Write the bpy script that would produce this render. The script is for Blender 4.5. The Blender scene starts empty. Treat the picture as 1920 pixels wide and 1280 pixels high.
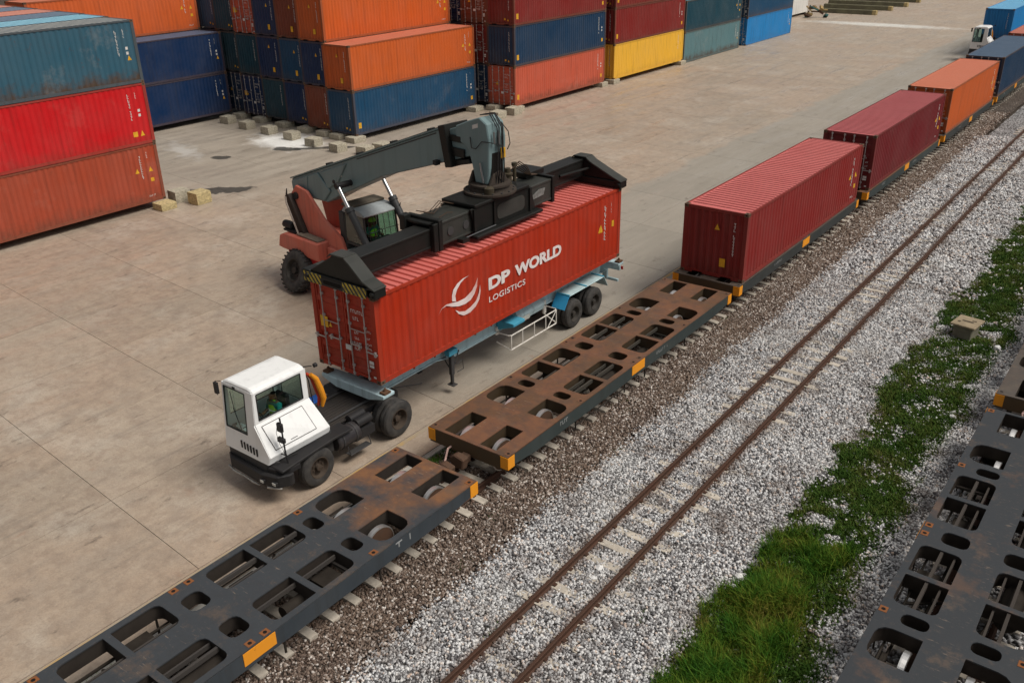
import bpy, bmesh, math, random
import numpy as np
from mathutils import Matrix, Vector
random.seed(7); rng = np.random.default_rng(11)
PI = math.pi
sc = bpy.context.scene
COL = sc.collection

# ---------------------------------------------------------------- camera, sky, sun, exposure
cyaw, cpitch, croll, FPX = -0.6568, 0.4478, -0.0199, 1685.8
cd = bpy.data.cameras.new('camera'); cam = bpy.data.objects.new('camera', cd); COL.objects.link(cam)
cd.sensor_width = 36.0; cd.lens = FPX / 1920 * 36; cd.clip_start = 0.1; cd.clip_end = 3000
fw = Vector((math.sin(cyaw) * math.cos(cpitch), math.cos(cyaw) * math.cos(cpitch), -math.sin(cpitch)))
r0 = Vector((math.cos(cyaw), -math.sin(cyaw), 0)); u0 = r0.cross(fw)
rr = r0 * math.cos(croll) + u0 * math.sin(croll); uu = -r0 * math.sin(croll) + u0 * math.cos(croll)
M = Matrix((rr, uu, -fw)).transposed().to_4x4(); M.translation = Vector((11.555, -28.42, 13.272))
cam.matrix_world = M
sc.camera = cam

SUN_EL, SUN_AZ = math.radians(56), math.radians(72)      # azimuth clockwise from +Y
w = bpy.data.worlds.new('World'); sc.world = w; w.use_nodes = True
nt = w.node_tree; nt.nodes.clear()
sky = nt.nodes.new('ShaderNodeTexSky'); sky.sky_type = 'NISHITA'; sky.sun_disc = False
sky.sun_elevation = SUN_EL; sky.sun_rotation = SUN_AZ; sky.dust_density = 4.0; sky.air_density = 1.0; sky.ozone_density = 1.0
hs = nt.nodes.new('ShaderNodeHueSaturation'); hs.inputs['Saturation'].default_value = 0.10
bg = nt.nodes.new('ShaderNodeBackground'); bg.inputs['Strength'].default_value = 0.085
wo = nt.nodes.new('ShaderNodeOutputWorld')
nt.links.new(sky.outputs[0], hs.inputs['Color']); nt.links.new(hs.outputs[0], bg.inputs[0]); nt.links.new(bg.outputs[0], wo.inputs[0])
sd = bpy.data.lights.new('sun', 'SUN'); sd.energy = 2.5; sd.angle = math.radians(26); sd.color = (1.0, 0.94, 0.85)
sun = bpy.data.objects.new('sun', sd); COL.objects.link(sun)
sdir = Vector((math.sin(SUN_AZ) * math.cos(SUN_EL), math.cos(SUN_AZ) * math.cos(SUN_EL), math.sin(SUN_EL)))
sun.rotation_euler = (-sdir).to_track_quat('-Z', 'Y').to_euler(); sun.location = (0, 0, 60)
vs = sc.view_settings; vs.view_transform = 'Standard'; vs.look = 'None'; vs.exposure = 0.0; vs.gamma = 1.0
try: vs.use_curve_mapping = False
except Exception: pass

# ---------------------------------------------------------------- colour + material helpers
def lin(h):
    c = [int(h[i:i + 2], 16) / 255 for i in (0, 2, 4)]
    return tuple((x / 12.92 if x <= 0.04045 else ((x + 0.055) / 1.055) ** 2.4) for x in c)
def mixc(a, b, t): return tuple(a[i] * (1 - t) + b[i] * t for i in range(3))

class NT:
    def __init__(s, name):
        s.m = bpy.data.materials.new(name); s.m.use_nodes = True; s.t = s.m.node_tree; s.t.nodes.clear()
        s.out = s.n('ShaderNodeOutputMaterial'); s.b = s.n('ShaderNodeBsdfPrincipled'); s.l(s.b.outputs[0], s.out.inputs[0])
    def n(s, k, **kw):
        x = s.t.nodes.new(k)
        for a, b in kw.items(): setattr(x, a, b)
        return x
    def l(s, a, b): s.t.links.new(a, b)
    def coord(s, which='Object', scale=(1, 1, 1)):
        if which == 'World': o = s.n('ShaderNodeNewGeometry').outputs['Position']
        else: o = s.n('ShaderNodeTexCoord').outputs[which]
        if scale != (1, 1, 1):
            mp = s.n('ShaderNodeMapping'); mp.inputs['Scale'].default_value = scale; s.l(o, mp.inputs[0]); o = mp.outputs[0]
        return o
    def shift(s, vec):      # decorrelate copies
        oi = s.n('ShaderNodeObjectInfo'); mu = s.n('ShaderNodeMath', operation='MULTIPLY'); mu.inputs[1].default_value = 71.3
        s.l(oi.outputs['Random'], mu.inputs[0]); a = s.n('ShaderNodeVectorMath', operation='ADD')
        s.l(vec, a.inputs[0]); s.l(mu.outputs[0], a.inputs[1]); return a.outputs[0]
    def noise(s, vec, scale, detail=4, rough=0.55, lo=0.4, hi=0.6):
        x = s.n('ShaderNodeTexNoise'); x.inputs['Scale'].default_value = scale; x.inputs['Detail'].default_value = detail
        x.inputs['Roughness'].default_value = rough; s.l(vec, x.inputs['Vector'])
        mr = s.n('ShaderNodeMapRange'); mr.inputs[1].default_value = lo; mr.inputs[2].default_value = hi; s.l(x.outputs[0], mr.inputs[0])
        return mr.outputs[0]
    def mul(s, a, b, op='MULTIPLY'):
        x = s.n('ShaderNodeMath', operation=op)
        for i, v in enumerate((a, b)):
            if isinstance(v, (int, float)): x.inputs[i].default_value = v
            else: s.l(v, x.inputs[i])
        return x.outputs[0]
    def mix(s, f, a, b, mode='MIX'):
        x = s.n('ShaderNodeMixRGB', blend_type=mode)
        for i, v in enumerate((f, a, b)):
            if isinstance(v, (int, float)): x.inputs[i].default_value = v
            elif isinstance(v, tuple): x.inputs[i].default_value = (*v[:3], 1)
            else: s.l(v, x.inputs[i])
        return x.outputs[0]
    def step(s, v, a, b):
        mr = s.n('ShaderNodeMapRange'); mr.inputs[1].default_value = a; mr.inputs[2].default_value = b; s.l(v, mr.inputs[0]); return mr.outputs[0]
    def xyz(s, vec):
        x = s.n('ShaderNodeSeparateXYZ'); s.l(vec, x.inputs[0]); return x.outputs
    def bump(s, h, strength=0.3, dist=0.02):
        x = s.n('ShaderNodeBump'); x.inputs['Strength'].default_value = strength; x.inputs['Distance'].default_value = dist
        s.l(h, x.inputs['Height']); s.l(x.outputs[0], s.b.inputs['Normal'])
    def fin(s, col, rough=0.5, metal=0.0, spec=None):
        if isinstance(col, tuple): s.b.inputs['Base Color'].default_value = (*col[:3], 1)
        else: s.l(col, s.b.inputs['Base Color'])
        if isinstance(rough, (int, float)): s.b.inputs['Roughness'].default_value = rough
        else: s.l(rough, s.b.inputs['Roughness'])
        s.b.inputs['Metallic'].default_value = metal
        if spec is not None: s.b.inputs['Specular IOR Level'].default_value = spec
        return s.m

RUST = (0.11, 0.035, 0.012); GRIME = (0.03, 0.025, 0.02)
_mc = {}
def paint(name, col, rust=0.35, grime=0.4, rough=0.5, dust=0.0, big=0.18, low=0.0, dust_sheen=None):
    """worn painted steel: fade, vertical grime streaks, rust spots"""
    if name in _mc: return _mc[name]
    k = NT(name); v = k.shift(k.coord())
    fade = k.noise(v, 0.5, 5, 0.6, 0.3, 0.7)
    c = k.mix(k.mul(fade, big), col, mixc(col, (0.36, 0.33, 0.30), 0.35))
    mp = k.n('ShaderNodeMapping'); mp.inputs['Scale'].default_value = (5, 5, 0.35); k.l(v, mp.inputs[0])
    st = k.noise(mp.outputs[0], 1.0, 4, 0.6, 0.5, 0.78)
    c = k.mix(k.mul(st, grime), c, mixc(col, GRIME, 0.75))
    if dust:
        c = k.mix(k.mul(k.noise(v, 1.3, 5, 0.65, 0.25, 0.7), dust), c, (0.42, 0.36, 0.32))
    if dust_sheen:             # dust plus sky sheen painted into the colour of level roof faces
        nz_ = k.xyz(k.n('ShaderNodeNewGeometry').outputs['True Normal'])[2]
        c = k.mix(k.mul(k.step(nz_, 0.80, 0.97), k.step(k.noise(v, 1.0, 5, 0.6, 0.2, 0.8), -1.4, 0.6)), c, dust_sheen)
    if low:                # splash dirt and rust creeping up from the bottom rail, faded patches
        Zl = k.xyz(k.coord())[2]; e_ = k.mul(k.noise(v, 1.6, 6, 0.7, 0.2, 0.8), 1.1)
        c = k.mix(k.mul(k.step(k.mul(Zl, k.mul(e_, -1.0), 'ADD'), 0.15, -0.45), low), c, (0.085, 0.055, 0.038))
        c = k.mix(k.mul(k.noise(v, 0.55, 6, 0.7, 0.56, 0.66), low * 0.35), c, mixc(col, (0.42, 0.36, 0.30), 0.5))
        c = k.mix(k.mul(k.noise(v, 2.4, 7, 0.75, 0.60, 0.68), low * 0.5), c, (0.10, 0.05, 0.03))
    sp = k.noise(v, 6.5, 6, 0.7, 0.64, 0.7)
    sp2 = k.noise(v, 0.9, 3, 0.5, 0.42, 0.62)
    c = k.mix(k.mul(k.mul(sp, sp2), rust), c, RUST)
    k.bump(k.noise(v, 3.0, 3, 0.5, 0.2, 0.8), 0.12, 0.02)
    _mc[name] = k.fin(c, rough, spec=.2); return _mc[name]
def plain(name, col, rough=0.6, metal=0.0, var=0.25, scale=4.0, bump=0.1):
    if name in _mc: return _mc[name]
    k = NT(name); v = k.shift(k.coord())
    f = k.noise(v, scale, 5, 0.6, 0.3, 0.7)
    c = k.mix(k.mul(f, var), col, mixc(col, (0.06, 0.05, 0.04), 0.8))
    if bump: k.bump(k.noise(v, scale * 5, 4, 0.6, 0.2, 0.8), bump, 0.01)
    _mc[name] = k.fin(c, rough, metal, spec=.16); return _mc[name]

# ---------------------------------------------------------------- mesh + object helpers
class MB:
    def __init__(s, off=(0, 0, 0)): s.v = []; s.f = []; s.o = Vector(off)
    def add(s, vs_, fs):
        b = len(s.v); s.v += [tuple(Vector(p) - s.o) for p in vs_]; s.f += [tuple(b + i for i in f) for f in fs]; return s
    def box(s, x0, x1, y0, y1, z0, z1):
        return s.add([(x0, y0, z0), (x1, y0, z0), (x1, y1, z0), (x0, y1, z0), (x0, y0, z1), (x1, y0, z1), (x1, y1, z1), (x0, y1, z1)],
                     [(0, 3, 2, 1), (4, 5, 6, 7), (0, 1, 5, 4), (1, 2, 6, 5), (2, 3, 7, 6), (3, 0, 4, 7)])
    def prism(s, pts, a, b, axis='y'):
        """2D polygon pts extruded from a to b along axis; pts are the other two axes in xyz order"""
        n = len(pts)
        def P(p, t): return {'x': (t, p[0], p[1]), 'y': (p[0], t, p[1]), 'z': (p[0], p[1], t)}[axis]
        vs_ = [P(p, a) for p in pts] + [P(p, b) for p in pts]
        fs = [tuple(range(n)), tuple(range(2 * n - 1, n - 1, -1))] + [(i, n + i, n + (i + 1) % n, (i + 1) % n) for i in range(n)]
        return s.add(vs_, fs)
    def tube(s, pts, r, n=8, cap=True):
        pts = [Vector(p) for p in pts]; R = r if isinstance(r, (list, tuple)) else [r] * len(pts)
        rings = []; prev = None
        for i, p in enumerate(pts):
            d = (pts[min(i + 1, len(pts) - 1)] - pts[max(i - 1, 0)]).normalized()
            if prev is None: a = d.orthogonal().normalized()
            else: a = (prev - d * prev.dot(d)).normalized()
            prev = a; b = d.cross(a)
            rings.append([p + (a * math.cos(2 * PI * k / n) + b * math.sin(2 * PI * k / n)) * R[i] for k in range(n)])
        vs_ = [q for r_ in rings for q in r_]; fs = []
        for i in range(len(pts) - 1):
            for k in range(n):
                fs.append((i * n + k, i * n + (k + 1) % n, (i + 1) * n + (k + 1) % n, (i + 1) * n + k))
        if cap: fs += [tuple(range(n - 1, -1, -1)), tuple(range((len(pts) - 1) * n, len(pts) * n))]
        return s.add(vs_, fs)
    def lathe(s, prof, c, axis='x', n=28, caps=True):
        """prof: (offset along axis, radius)"""
        c = Vector(c); vs_ = []; fs = []
        for (t, r) in prof:
            for k in range(n):
                a = 2 * PI * k / n; u, w_ = r * math.cos(a), r * math.sin(a)
                vs_.append(c + Vector({'x': (t, u, w_), 'y': (u, t, w_), 'z': (u, w_, t)}[axis]))
        m = len(prof)
        for i in range(m - 1):
            for k in range(n): fs.append((i * n + k, i * n + (k + 1) % n, (i + 1) * n + (k + 1) % n, (i + 1) * n + k))
        if caps: fs += [tuple(range(n - 1, -1, -1)), tuple(range((m - 1) * n, m * n))]
        return s.add(vs_, fs)
    def quad(s, *p): return s.add(p, [tuple(range(len(p)))])
    def mesh(s, name):
        me = bpy.data.meshes.new(name); me.from_pydata(s.v, [], s.f); me.update()
        bm = bmesh.new(); bm.from_mesh(me); bmesh.ops.recalc_face_normals(bm, faces=bm.faces); bm.to_mesh(me); bm.free()
        return me
def link(name, me, mat=None, parent=None, bevel=0, smooth=False, solid=0):
    o = bpy.data.objects.new(name, me); COL.objects.link(o)
    if parent is not None: o.parent = parent
    if mat is not None:
        if not me.materials: me.materials.append(None)
        o.material_slots[0].link = 'OBJECT'; o.material_slots[0].material = mat
    if smooth:
        me.polygons.foreach_set('use_smooth', [True] * len(me.polygons))
        me.set_sharp_from_angle(angle=math.radians(35))
    if solid:
        x = o.modifiers.new('s', 'SOLIDIFY'); x.thickness = solid; x.offset = -1
    if bevel:
        x = o.modifiers.new('b', 'BEVEL'); x.width = bevel; x.segments = 1; x.limit_method = 'ANGLE'; x.angle_limit = math.radians(40)
    return o
def islands(me):
    bm = bmesh.new(); bm.from_mesh(me); bm.verts.ensure_lookup_table(); seen = set(); out = []
    for v in bm.verts:
        if v.index in seen: continue
        st = [v]; grp = []; seen.add(v.index)
        while st:
            q = st.pop(); grp.append(q.index)
            for e in q.link_edges:
                o = e.other_vert(q)
                if o.index not in seen: seen.add(o.index); st.append(o)
        out.append(grp)
    res = []
    for g in out:
        ix = {a: i for i, a in enumerate(g)}; m = bpy.data.meshes.new(me.name)
        m.from_pydata([tuple(me.vertices[a].co) for a in g], [], [[ix[a] for a in p.vertices] for p in me.polygons if p.vertices[0] in ix]); m.update(); res.append(m)
    bm.free(); return res
def part(name, mb, mat, parent, split=False, **kw):
    me = mb.mesh(name)
    if split: return [link(name, m, mat, parent, **kw) for m in islands(me)]
    return link(name, me, mat, parent, **kw)
def root(name, label, cat, loc=(0, 0, 0), rz=0, group=None):
    o = bpy.data.objects.new(name, None); COL.objects.link(o); o.location = loc; o.rotation_euler = (0, 0, rz); o.empty_display_size = 0.3
    o['label'] = label; o['category'] = cat
    if group: o['group'] = group
    return o
def tag(o, label, cat, group=None):
    o['label'] = label; o['category'] = cat
    if group: o['group'] = group
    return o
def struct(o): o['kind'] = 'structure'; return o
def stuff(o): o['kind'] = 'stuff'; return o
def copy_tree(o, parent=None):
    c = o.copy(); COL.objects.link(c)
    if parent is not None: c.parent = parent
    for ch in list(o.children): copy_tree(ch, c)
    return c
def poly_mesh(name, outer, holes, z0, z1):
    """flat plate with holes, real thickness, from a filled 2D curve"""
    cu = bpy.data.curves.new(name, 'CURVE'); cu.dimensions = '2D'; cu.fill_mode = 'BOTH'; cu.extrude = (z1 - z0) / 2
    for ring in [outer] + holes:
        sp = cu.splines.new('POLY'); sp.points.add(len(ring) - 1); sp.use_cyclic_u = True
        for i, p in enumerate(ring): sp.points[i].co = (p[0], p[1], 0, 1)
    ob = bpy.data.objects.new('tmp', cu); me = bpy.data.meshes.new_from_object(ob)
    me.transform(Matrix.Translation((0, 0, (z0 + z1) / 2))); bpy.data.objects.remove(ob); me.name = name
    me.materials.clear()
    return me
def rrect(x0, x1, y0, y1, r):
    """rectangle with chamfered / rounded corners, r = one radius or four (x0y0, x1y0, x1y1, x0y1)"""
    rs = [r] * 4 if isinstance(r, (int, float)) else r
    out = []
    for (cx, cy, sx, sy, q), a0 in zip(((x0, y0, 1, 1, rs[0]), (x1, y0, -1, 1, rs[1]), (x1, y1, -1, -1, rs[2]), (x0, y1, 1, -1, rs[3])), (PI, 1.5 * PI, 0, 0.5 * PI)):
        if q <= 0.01: out.append((cx, cy)); continue
        for k in range(4):
            a = a0 + k * PI / 6; out.append((cx + sx * q + q * math.cos(a), cy + sy * q + q * math.sin(a)))
    return out
def text_mesh(s_, size, offset=0.0, shear=0.0, spacing=1.0):
    cu = bpy.data.curves.new('t', 'FONT'); cu.body = s_; cu.size = size; cu.offset = offset; cu.shear = shear; cu.space_character = spacing
    ob = bpy.data.objects.new('tmp', cu); me = bpy.data.meshes.new_from_object(ob); bpy.data.objects.remove(ob); me.materials.clear(); return me
# ---------------------------------------------------------------- ground: concrete apron of slabs, trackbed
def concrete_mat():
    k = NT('worn_concrete'); v = k.coord('World'); X, Y, Z = k.xyz(v)
    big = k.noise(v, 0.12, 5, 0.55, 0.35, 0.65)
    mp = k.n('ShaderNodeMapping'); mp.inputs['Scale'].default_value = (1.3, 0.22, 1); mp.inputs['Rotation'].default_value = (0, 0, 0.12); k.l(v, mp.inputs[0])
    drag = k.noise(mp.outputs[0], 0.9, 7, 0.62, 0.34, 0.66)
    mp2 = k.n('ShaderNodeMapping'); mp2.inputs['Scale'].default_value = (2.6, 0.5, 1); mp2.inputs['Rotation'].default_value = (0, 0, -0.25); k.l(v, mp2.inputs[0])
    drag2 = k.noise(mp2.outputs[0], 1.4, 6, 0.65, 0.42, 0.7)
    c = k.mix(big, (0.455, 0.33, 0.235), (0.41, 0.345, 0.265))
    c = k.mix(k.mul(drag, 0.40), c, (0.25, 0.20, 0.155))
    c = k.mix(k.mul(drag2, 0.32), c, (0.56, 0.455, 0.345))
    # mottling, long faint tyre tracks, pale worn patches
    c = k.mix(k.mul(k.noise(v, 0.9, 7, 0.68, 0.46, 0.62), 0.38), c, (0.30, 0.255, 0.21))
    c = k.mix(k.mul(k.noise(v, 0.35, 6, 0.62, 0.52, 0.66), 0.55), c, (0.53, 0.47, 0.39))
    c = k.mix(k.mul(k.noise(v, 2.6, 8, 0.75, 0.46, 0.60), 0.55), c, (0.26, 0.19, 0.14))
    c = k.mix(k.mul(k.noise(v, 5.5, 6, 0.72, 0.54, 0.68), 0.45), c, (0.60, 0.49, 0.38))
    for (rz_, sx_, lo_) in ((0.10, 3.2, 0.56), (-0.16, 2.4, 0.58), (0.55, 2.8, 0.60)):
        mt = k.n('ShaderNodeMapping'); mt.inputs['Scale'].default_value = (sx_, 0.06, 1); mt.inputs['Rotation'].default_value = (0, 0, rz_); k.l(v, mt.inputs[0])
        c = k.mix(k.mul(k.mul(k.noise(mt.outputs[0], 1.0, 4, 0.6, lo_, lo_ + 0.12), k.noise(v, 0.5, 5, 0.65, 0.4, 0.62)), 0.5), c, (0.17, 0.14, 0.115))
    # older greyer casting beside the railway, and the grey corner between the stacks
    e = k.noise(v, 0.5, 4, 0.6, 0.3, 0.7)
    ex = k.step(k.mul(X, k.mul(e, 0.8), 'ADD'), -11.2, -10.7)
    ey = k.step(k.mul(Y, k.mul(k.noise(v, 0.25, 4, 0.6, 0.3, 0.7), 6.0), 'ADD'), -11.0, -4.0)
    c = k.mix(k.mul(k.mul(ex, ey), 0.85), c, k.mix(drag, (0.35, 0.325, 0.275), (0.255, 0.24, 0.205)))
    gx = k.step(X, -25.0, -30.0); gy = k.step(k.mul(Y, k.mul(e, 3.0), 'ADD'), -3.5, 0.5)
    gy2 = k.step(Y, 26, 18)
    c = k.mix(k.mul(k.mul(k.mul(gx, gy), gy2), 0.8), c, k.mix(drag, (0.30, 0.265, 0.22), (0.42, 0.375, 0.31)))
    # each slab its own tone
    oi = k.n('ShaderNodeObjectInfo')
    c = k.mix(0.16, c, k.mix(oi.outputs['Random'], (0.20, 0.17, 0.14), (0.52, 0.44, 0.36)))
    # fine aggregate and pits
    sp = k.noise(v, 22, 4, 0.7, 0.42, 0.68); c = k.mix(k.mul(sp, 0.38), c, (0.16, 0.13, 0.11))
    sp = k.noise(v, 45, 3, 0.7, 0.55, 0.7); c = k.mix(k.mul(sp, 0.22), c, (0.52, 0.46, 0.40))
    # dark scuffs and oil spots
    mp3 = k.n('ShaderNodeMapping'); mp3.inputs['Scale'].default_value = (1.0, 0.45, 1); mp3.inputs['Rotation'].default_value = (0, 0, 0.5); k.l(v, mp3.inputs[0])
    sc1 = k.noise(mp3.outputs[0], 2.2, 7, 0.72, 0.59, 0.70); c = k.mix(k.mul(sc1, 0.7), c, (0.09, 0.07, 0.055))
    rst = k.noise(v, 0.8, 5, 0.65, 0.66, 0.78); c = k.mix(k.mul(rst, 0.5), c, (0.27, 0.12, 0.07))
    # spilled white powder by the blocks, dark wet stains
    def blob(cx, cy, rx, ry, wob=0.6, lo=1.0, hi=0.75, rot=0.0):
        m = k.n('ShaderNodeMapping', vector_type='TEXTURE'); m.inputs['Location'].default_value = (cx, cy, 0); m.inputs['Rotation'].default_value = (0, 0, rot)
        m.inputs['Scale'].default_value = (rx, ry, 1); k.l(v, m.inputs[0])
        a = k.n('ShaderNodeVectorMath', operation='MULTIPLY'); a.inputs[1].default_value = (1, 1, 0); k.l(m.outputs[0], a.inputs[0])
        ln = k.n('ShaderNodeVectorMath', operation='LENGTH'); k.l(a.outputs[0], ln.inputs[0])
        w_ = k.mul(k.mul(k.noise(v, 1.1, 6, 0.65, 0, 1), -0.5, 'ADD'), wob * 2)
        return k.step(k.mul(ln.outputs['Value'], w_, 'ADD'), lo, hi)
    c = k.mix(k.mul(blob(-35.2, 9.0, 3.6, 2.3, 0.6, 1.0, 0.45, -0.1), 0.95), c, (0.82, 0.81, 0.78))
    c = k.mix(k.mul(blob(-38.9, 3.7, 3.3, 0.9, 1.3, 1.0, 0.3, -0.3), 0.6), c, (0.55, 0.53, 0.50))
    c = k.mix(k.mul(blob(-31.0, -1.5, 0.9, 3.2, 0.4, 1.0, 0.8, -0.9), 0.0), c, (0.05, 0.05, 0.05))
    for (cx, cy, rx, ry, ro) in ((-29.6, -0.8, 2.2, 0.42, 0.75), (-31.9, 9.0, 2.0, 0.25, 0.75), (-33.6, 7.5, 1.0, 0.35, 0.3), (-35.4, 3.9, 0.7, 0.3, 0.4)):
        c = k.mix(k.mul(blob(cx, cy, rx * 1.1, ry * 1.5, 0.95, 1.0, 0.8, ro), 0.88), c, (0.035, 0.033, 0.03))
    # curved tyre scrubs, in pairs
    for i_, (cx, cy, R1, w_, a_) in enumerate(((-30, -30, 17.5, .16, .42), (-30, -30, 19.6, .16, .38), (-4, 8, 19.0, .2, .40), (-4, 8, 21.3, .2, .36), (-34, 12, 14.5, .22, .42), (-34, 12, 16.9, .22, .38), (-12, 44, 13.0, .22, .40), (-12, 44, 15.4, .22, .36), (-40, -14, 26.0, .3, .35), (-2, -34, 12.0, .15, .35), (-2, -34, 14.0, .15, .3))):
        sb_ = k.n('ShaderNodeVectorMath', operation='SUBTRACT'); sb_.inputs[1].default_value = (cx, cy, 0); k.l(v, sb_.inputs[0])
        sm_ = k.n('ShaderNodeVectorMath', operation='MULTIPLY'); sm_.inputs[1].default_value = (1, .8, 0); k.l(sb_.outputs[0], sm_.inputs[0])
        ln = k.n('ShaderNodeVectorMath', operation='LENGTH'); k.l(sm_.outputs[0], ln.inputs[0])
        ab = k.n('ShaderNodeMath', operation='ABSOLUTE'); k.l(k.mul(ln.outputs['Value'], -R1, 'ADD'), ab.inputs[0])
        c = k.mix(k.mul(k.mul(k.step(ab.outputs[0], w_ * 1.5, w_ * .5), k.noise(v, 0.33 + .03 * i_, 6, 0.7, 0.42, 0.62)), a_ * .5), c, (0.15, 0.12, 0.10))
    # hairline cracks
    vc = k.n('ShaderNodeTexVoronoi', feature='DISTANCE_TO_EDGE'); vc.inputs['Scale'].default_value = 0.45
    wn = k.n('ShaderNodeTexNoise'); wn.inputs['Scale'].default_value = 1.5; wn.inputs['Detail'].default_value = 6; k.l(v, wn.inputs['Vector'])
    av = k.n('ShaderNodeVectorMath', operation='MULTIPLY_ADD'); av.inputs[1].default_value = (1.2, 1.2, 0); k.l(wn.outputs['Color'], av.inputs[0]); k.l(v, av.inputs[2]); k.l(av.outputs[0], vc.inputs['Vector'])
    c = k.mix(k.mul(k.mul(k.step(vc.outputs['Distance'], 0.012, 0.003), k.noise(v, 0.22, 3, 0.5, 0.56, 0.66)), 0.30), c, (0.10, 0.08, 0.065))
    c = k.mix(k.mul(blob(-22.0, 88.5, 11.0, 2.2, 0.5, 1.0, 0.4, 0.0), 0.9), c, (0.62, 0.60, 0.55))
    k.bump(k.noise(v, 14, 6, 0.7, 0.2, 0.8), 0.35, 0.01)
    return k.fin(c, k.step(drag, -0.5, 1.4), spec=0.3)
CONC = concrete_mat()
terr = MB().box(-1500, 1500, -1200, 1800, -0.62, -0.22)
struct(link('ground', terr.mesh('ground'), plain('subgrade_earth', (0.07, 0.055, 0.045), 0.95, 0, 0.5, 1.0)))
apron = root('concrete_apron', 'x', 'x'); del apron['label'], apron['category']; apron['kind'] = 'structure'
part('bedding', MB().box(-130, -2.98, -58, 330, -0.2, -0.02), plain('joint_dirt', (0.10, 0.08, 0.065), 0.95), apron)
DX, DY, SK, J = 4.05, 4.44, -0.068, 0.007
def slab_poly(i, j):
    x1 = -3.98 - i * DX; x0 = x1 - DX
    yb = -20.02 + j * DY
    f = lambda x, y: y + SK * (x + 4.0)
    return [(x0 + J, f(x0, yb) + J), (x1 - J, f(x1, yb) + J), (x1 - J, f(x1, yb + DY) - J), (x0 + J, f(x0, yb + DY) - J)]
for i in range(-0, 13):
    for j in range(-2, 16):
        P4 = slab_poly(i, j); cx = sum(p[0] for p in P4) / 4; cy = sum(p[1] for p in P4) / 4
        b = part('slab', MB((cx, cy, 0)).prism(P4, -0.12, random.uniform(-0.0025, 0.0), 'z'), CONC, apron); b.location = (cx, cy, 0)
m = MB()
for i in range(0, 30):
    for j in range(-9, 70):
        if i < 13 and -2 <= j < 16: continue
        m.prism(slab_poly(i, j), -0.12, -0.001, 'z')
stuff(part('far_slabs', m, CONC, apron))
# edge strip with worn yellow line, then the low pale kerb that falls to the ballast
part('edge_strip', MB().box(-3.96, -3.0, -58, 300, -0.12, 0.0), CONC, apron)
def yline():
    k = NT('worn_yellow_line'); v = k.coord('World')
    f = k.noise(v, 2.2, 6, 0.7, 0.40, 0.58); f2 = k.noise(v, 0.35, 4, 0.6, 0.38, 0.6)
    c = k.mix(k.mul(f, k.mul(f2, 0.85)), (0.33, 0.27, 0.20), (0.46, 0.28, 0.07)); return k.fin(c, 0.8)
part('painted_line', MB().box(-3.93, -3.80, -58, 200, 0.003, 0.007), yline(), apron)
part('kerb', MB().box(-2.98, -2.80, -58, 300, -0.2, 0.012), plain('pale_kerb', (0.42, 0.40, 0.36), 0.9, 0, 0.5, 1.5), apron, bevel=0.02)

def bed_mat(name, a, b, c_, sc_, th):
    k = NT(name); v = k.coord('World')
    vo = k.n('ShaderNodeTexVoronoi'); vo.inputs['Scale'].default_value = sc_; k.l(v, vo.inputs['Vector'])
    X = k.xyz(vo.outputs['Color'])[0]
    c = k.mix(k.step(X, th - 0.1, th + 0.1), a, b); c = k.mix(k.noise(v, 0.7, 4, 0.6, 0.4, 0.7), c, c_)
    c = k.mix(k.step(vo.outputs['Distance'], 0.25, 0.75), c, (0.03, 0.026, 0.022))
    if 'pale' in name:     # dark soil where the grass grows
        X_ = k.xyz(v)[0]; e_ = k.mul(k.mul(k.noise(v, 1.2, 4, 0.6, 0.3, 0.7), -0.5, 'ADD'), 0.7); xx = k.mul(X_, e_, 'ADD')
        c = k.mix(k.mul(k.step(xx, 5.8, 6.1), k.step(xx, 8.4, 8.1)), c, (0.035, 0.04, 0.018))
    k.bump(vo.outputs['Distance'], -0.9, 0.05); return k.fin(c, 0.9, spec=0.2)
BEDP = bed_mat('pale_gravel_bed', (0.55, 0.55, 0.56), (0.12, 0.115, 0.115), (0.5, 0.49, 0.49), 13, 0.5)
BEDB = bed_mat('brown_gravel_bed', (0.30, 0.25, 0.21), (0.085, 0.058, 0.045), (0.10, 0.07, 0.055), 15, 0.35)
def nz(x, y, s, seed=0):      # cheap smooth value noise
    r = np.zeros_like(x); a = 1.0
    for o_ in range(4):
        q = seed * 17.3 + o_ * 5.1
        r += a * (np.sin(x * s * 1.7 + q + 1.3 * np.sin(y * s * 1.1 + q)) * np.sin(y * s * 1.3 - q * 0.7 + 1.7 * np.sin(x * s * 0.9 - q))); a *= 0.55; s *= 2.03
    return r
def grid(name, x0, x1, y0, y1, dx, dy, hfun, mat):
    xs = np.arange(x0, x1 + 1e-6, dx); ys = np.arange(y0, y1 + 1e-6, dy); Xg, Yg = np.meshgrid(xs, ys); Zg = hfun(Xg, Yg)
    n, m_ = len(xs), len(ys); vs_ = np.stack([Xg, Yg, Zg], -1).reshape(-1, 3)
    idx = np.arange(n * m_).reshape(m_, n); q = np.stack([idx[:-1, :-1], idx[:-1, 1:], idx[1:, 1:], idx[1:, :-1]], -1).reshape(-1, 4)
    me = bpy.data.meshes.new(name); me.from_pydata(vs_.tolist(), [], q.tolist()); me.update()
    return link(name, me, mat, smooth=False)
def hbed(x, y):
    h = -0.05 + 0.03 * nz(x, y, 0.5, 1) + 0.012 * nz(x, y, 2.0, 2)
    # ballast shoulder of the second track stands a little above the older bed and falls towards the grass
    h = h + 0.055 * np.clip((x - 0.7) / 0.8, 0, 1) * np.clip((5.6 - x) / 1.0, 0, 1)
    return h
EDGE = lambda y: 1.12 - 0.012 * np.maximum(y, 0) + 0.10 * nz(y * 0.9, y * 0.4 + 3, 0.8, 5)   # brown / pale boundary
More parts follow.
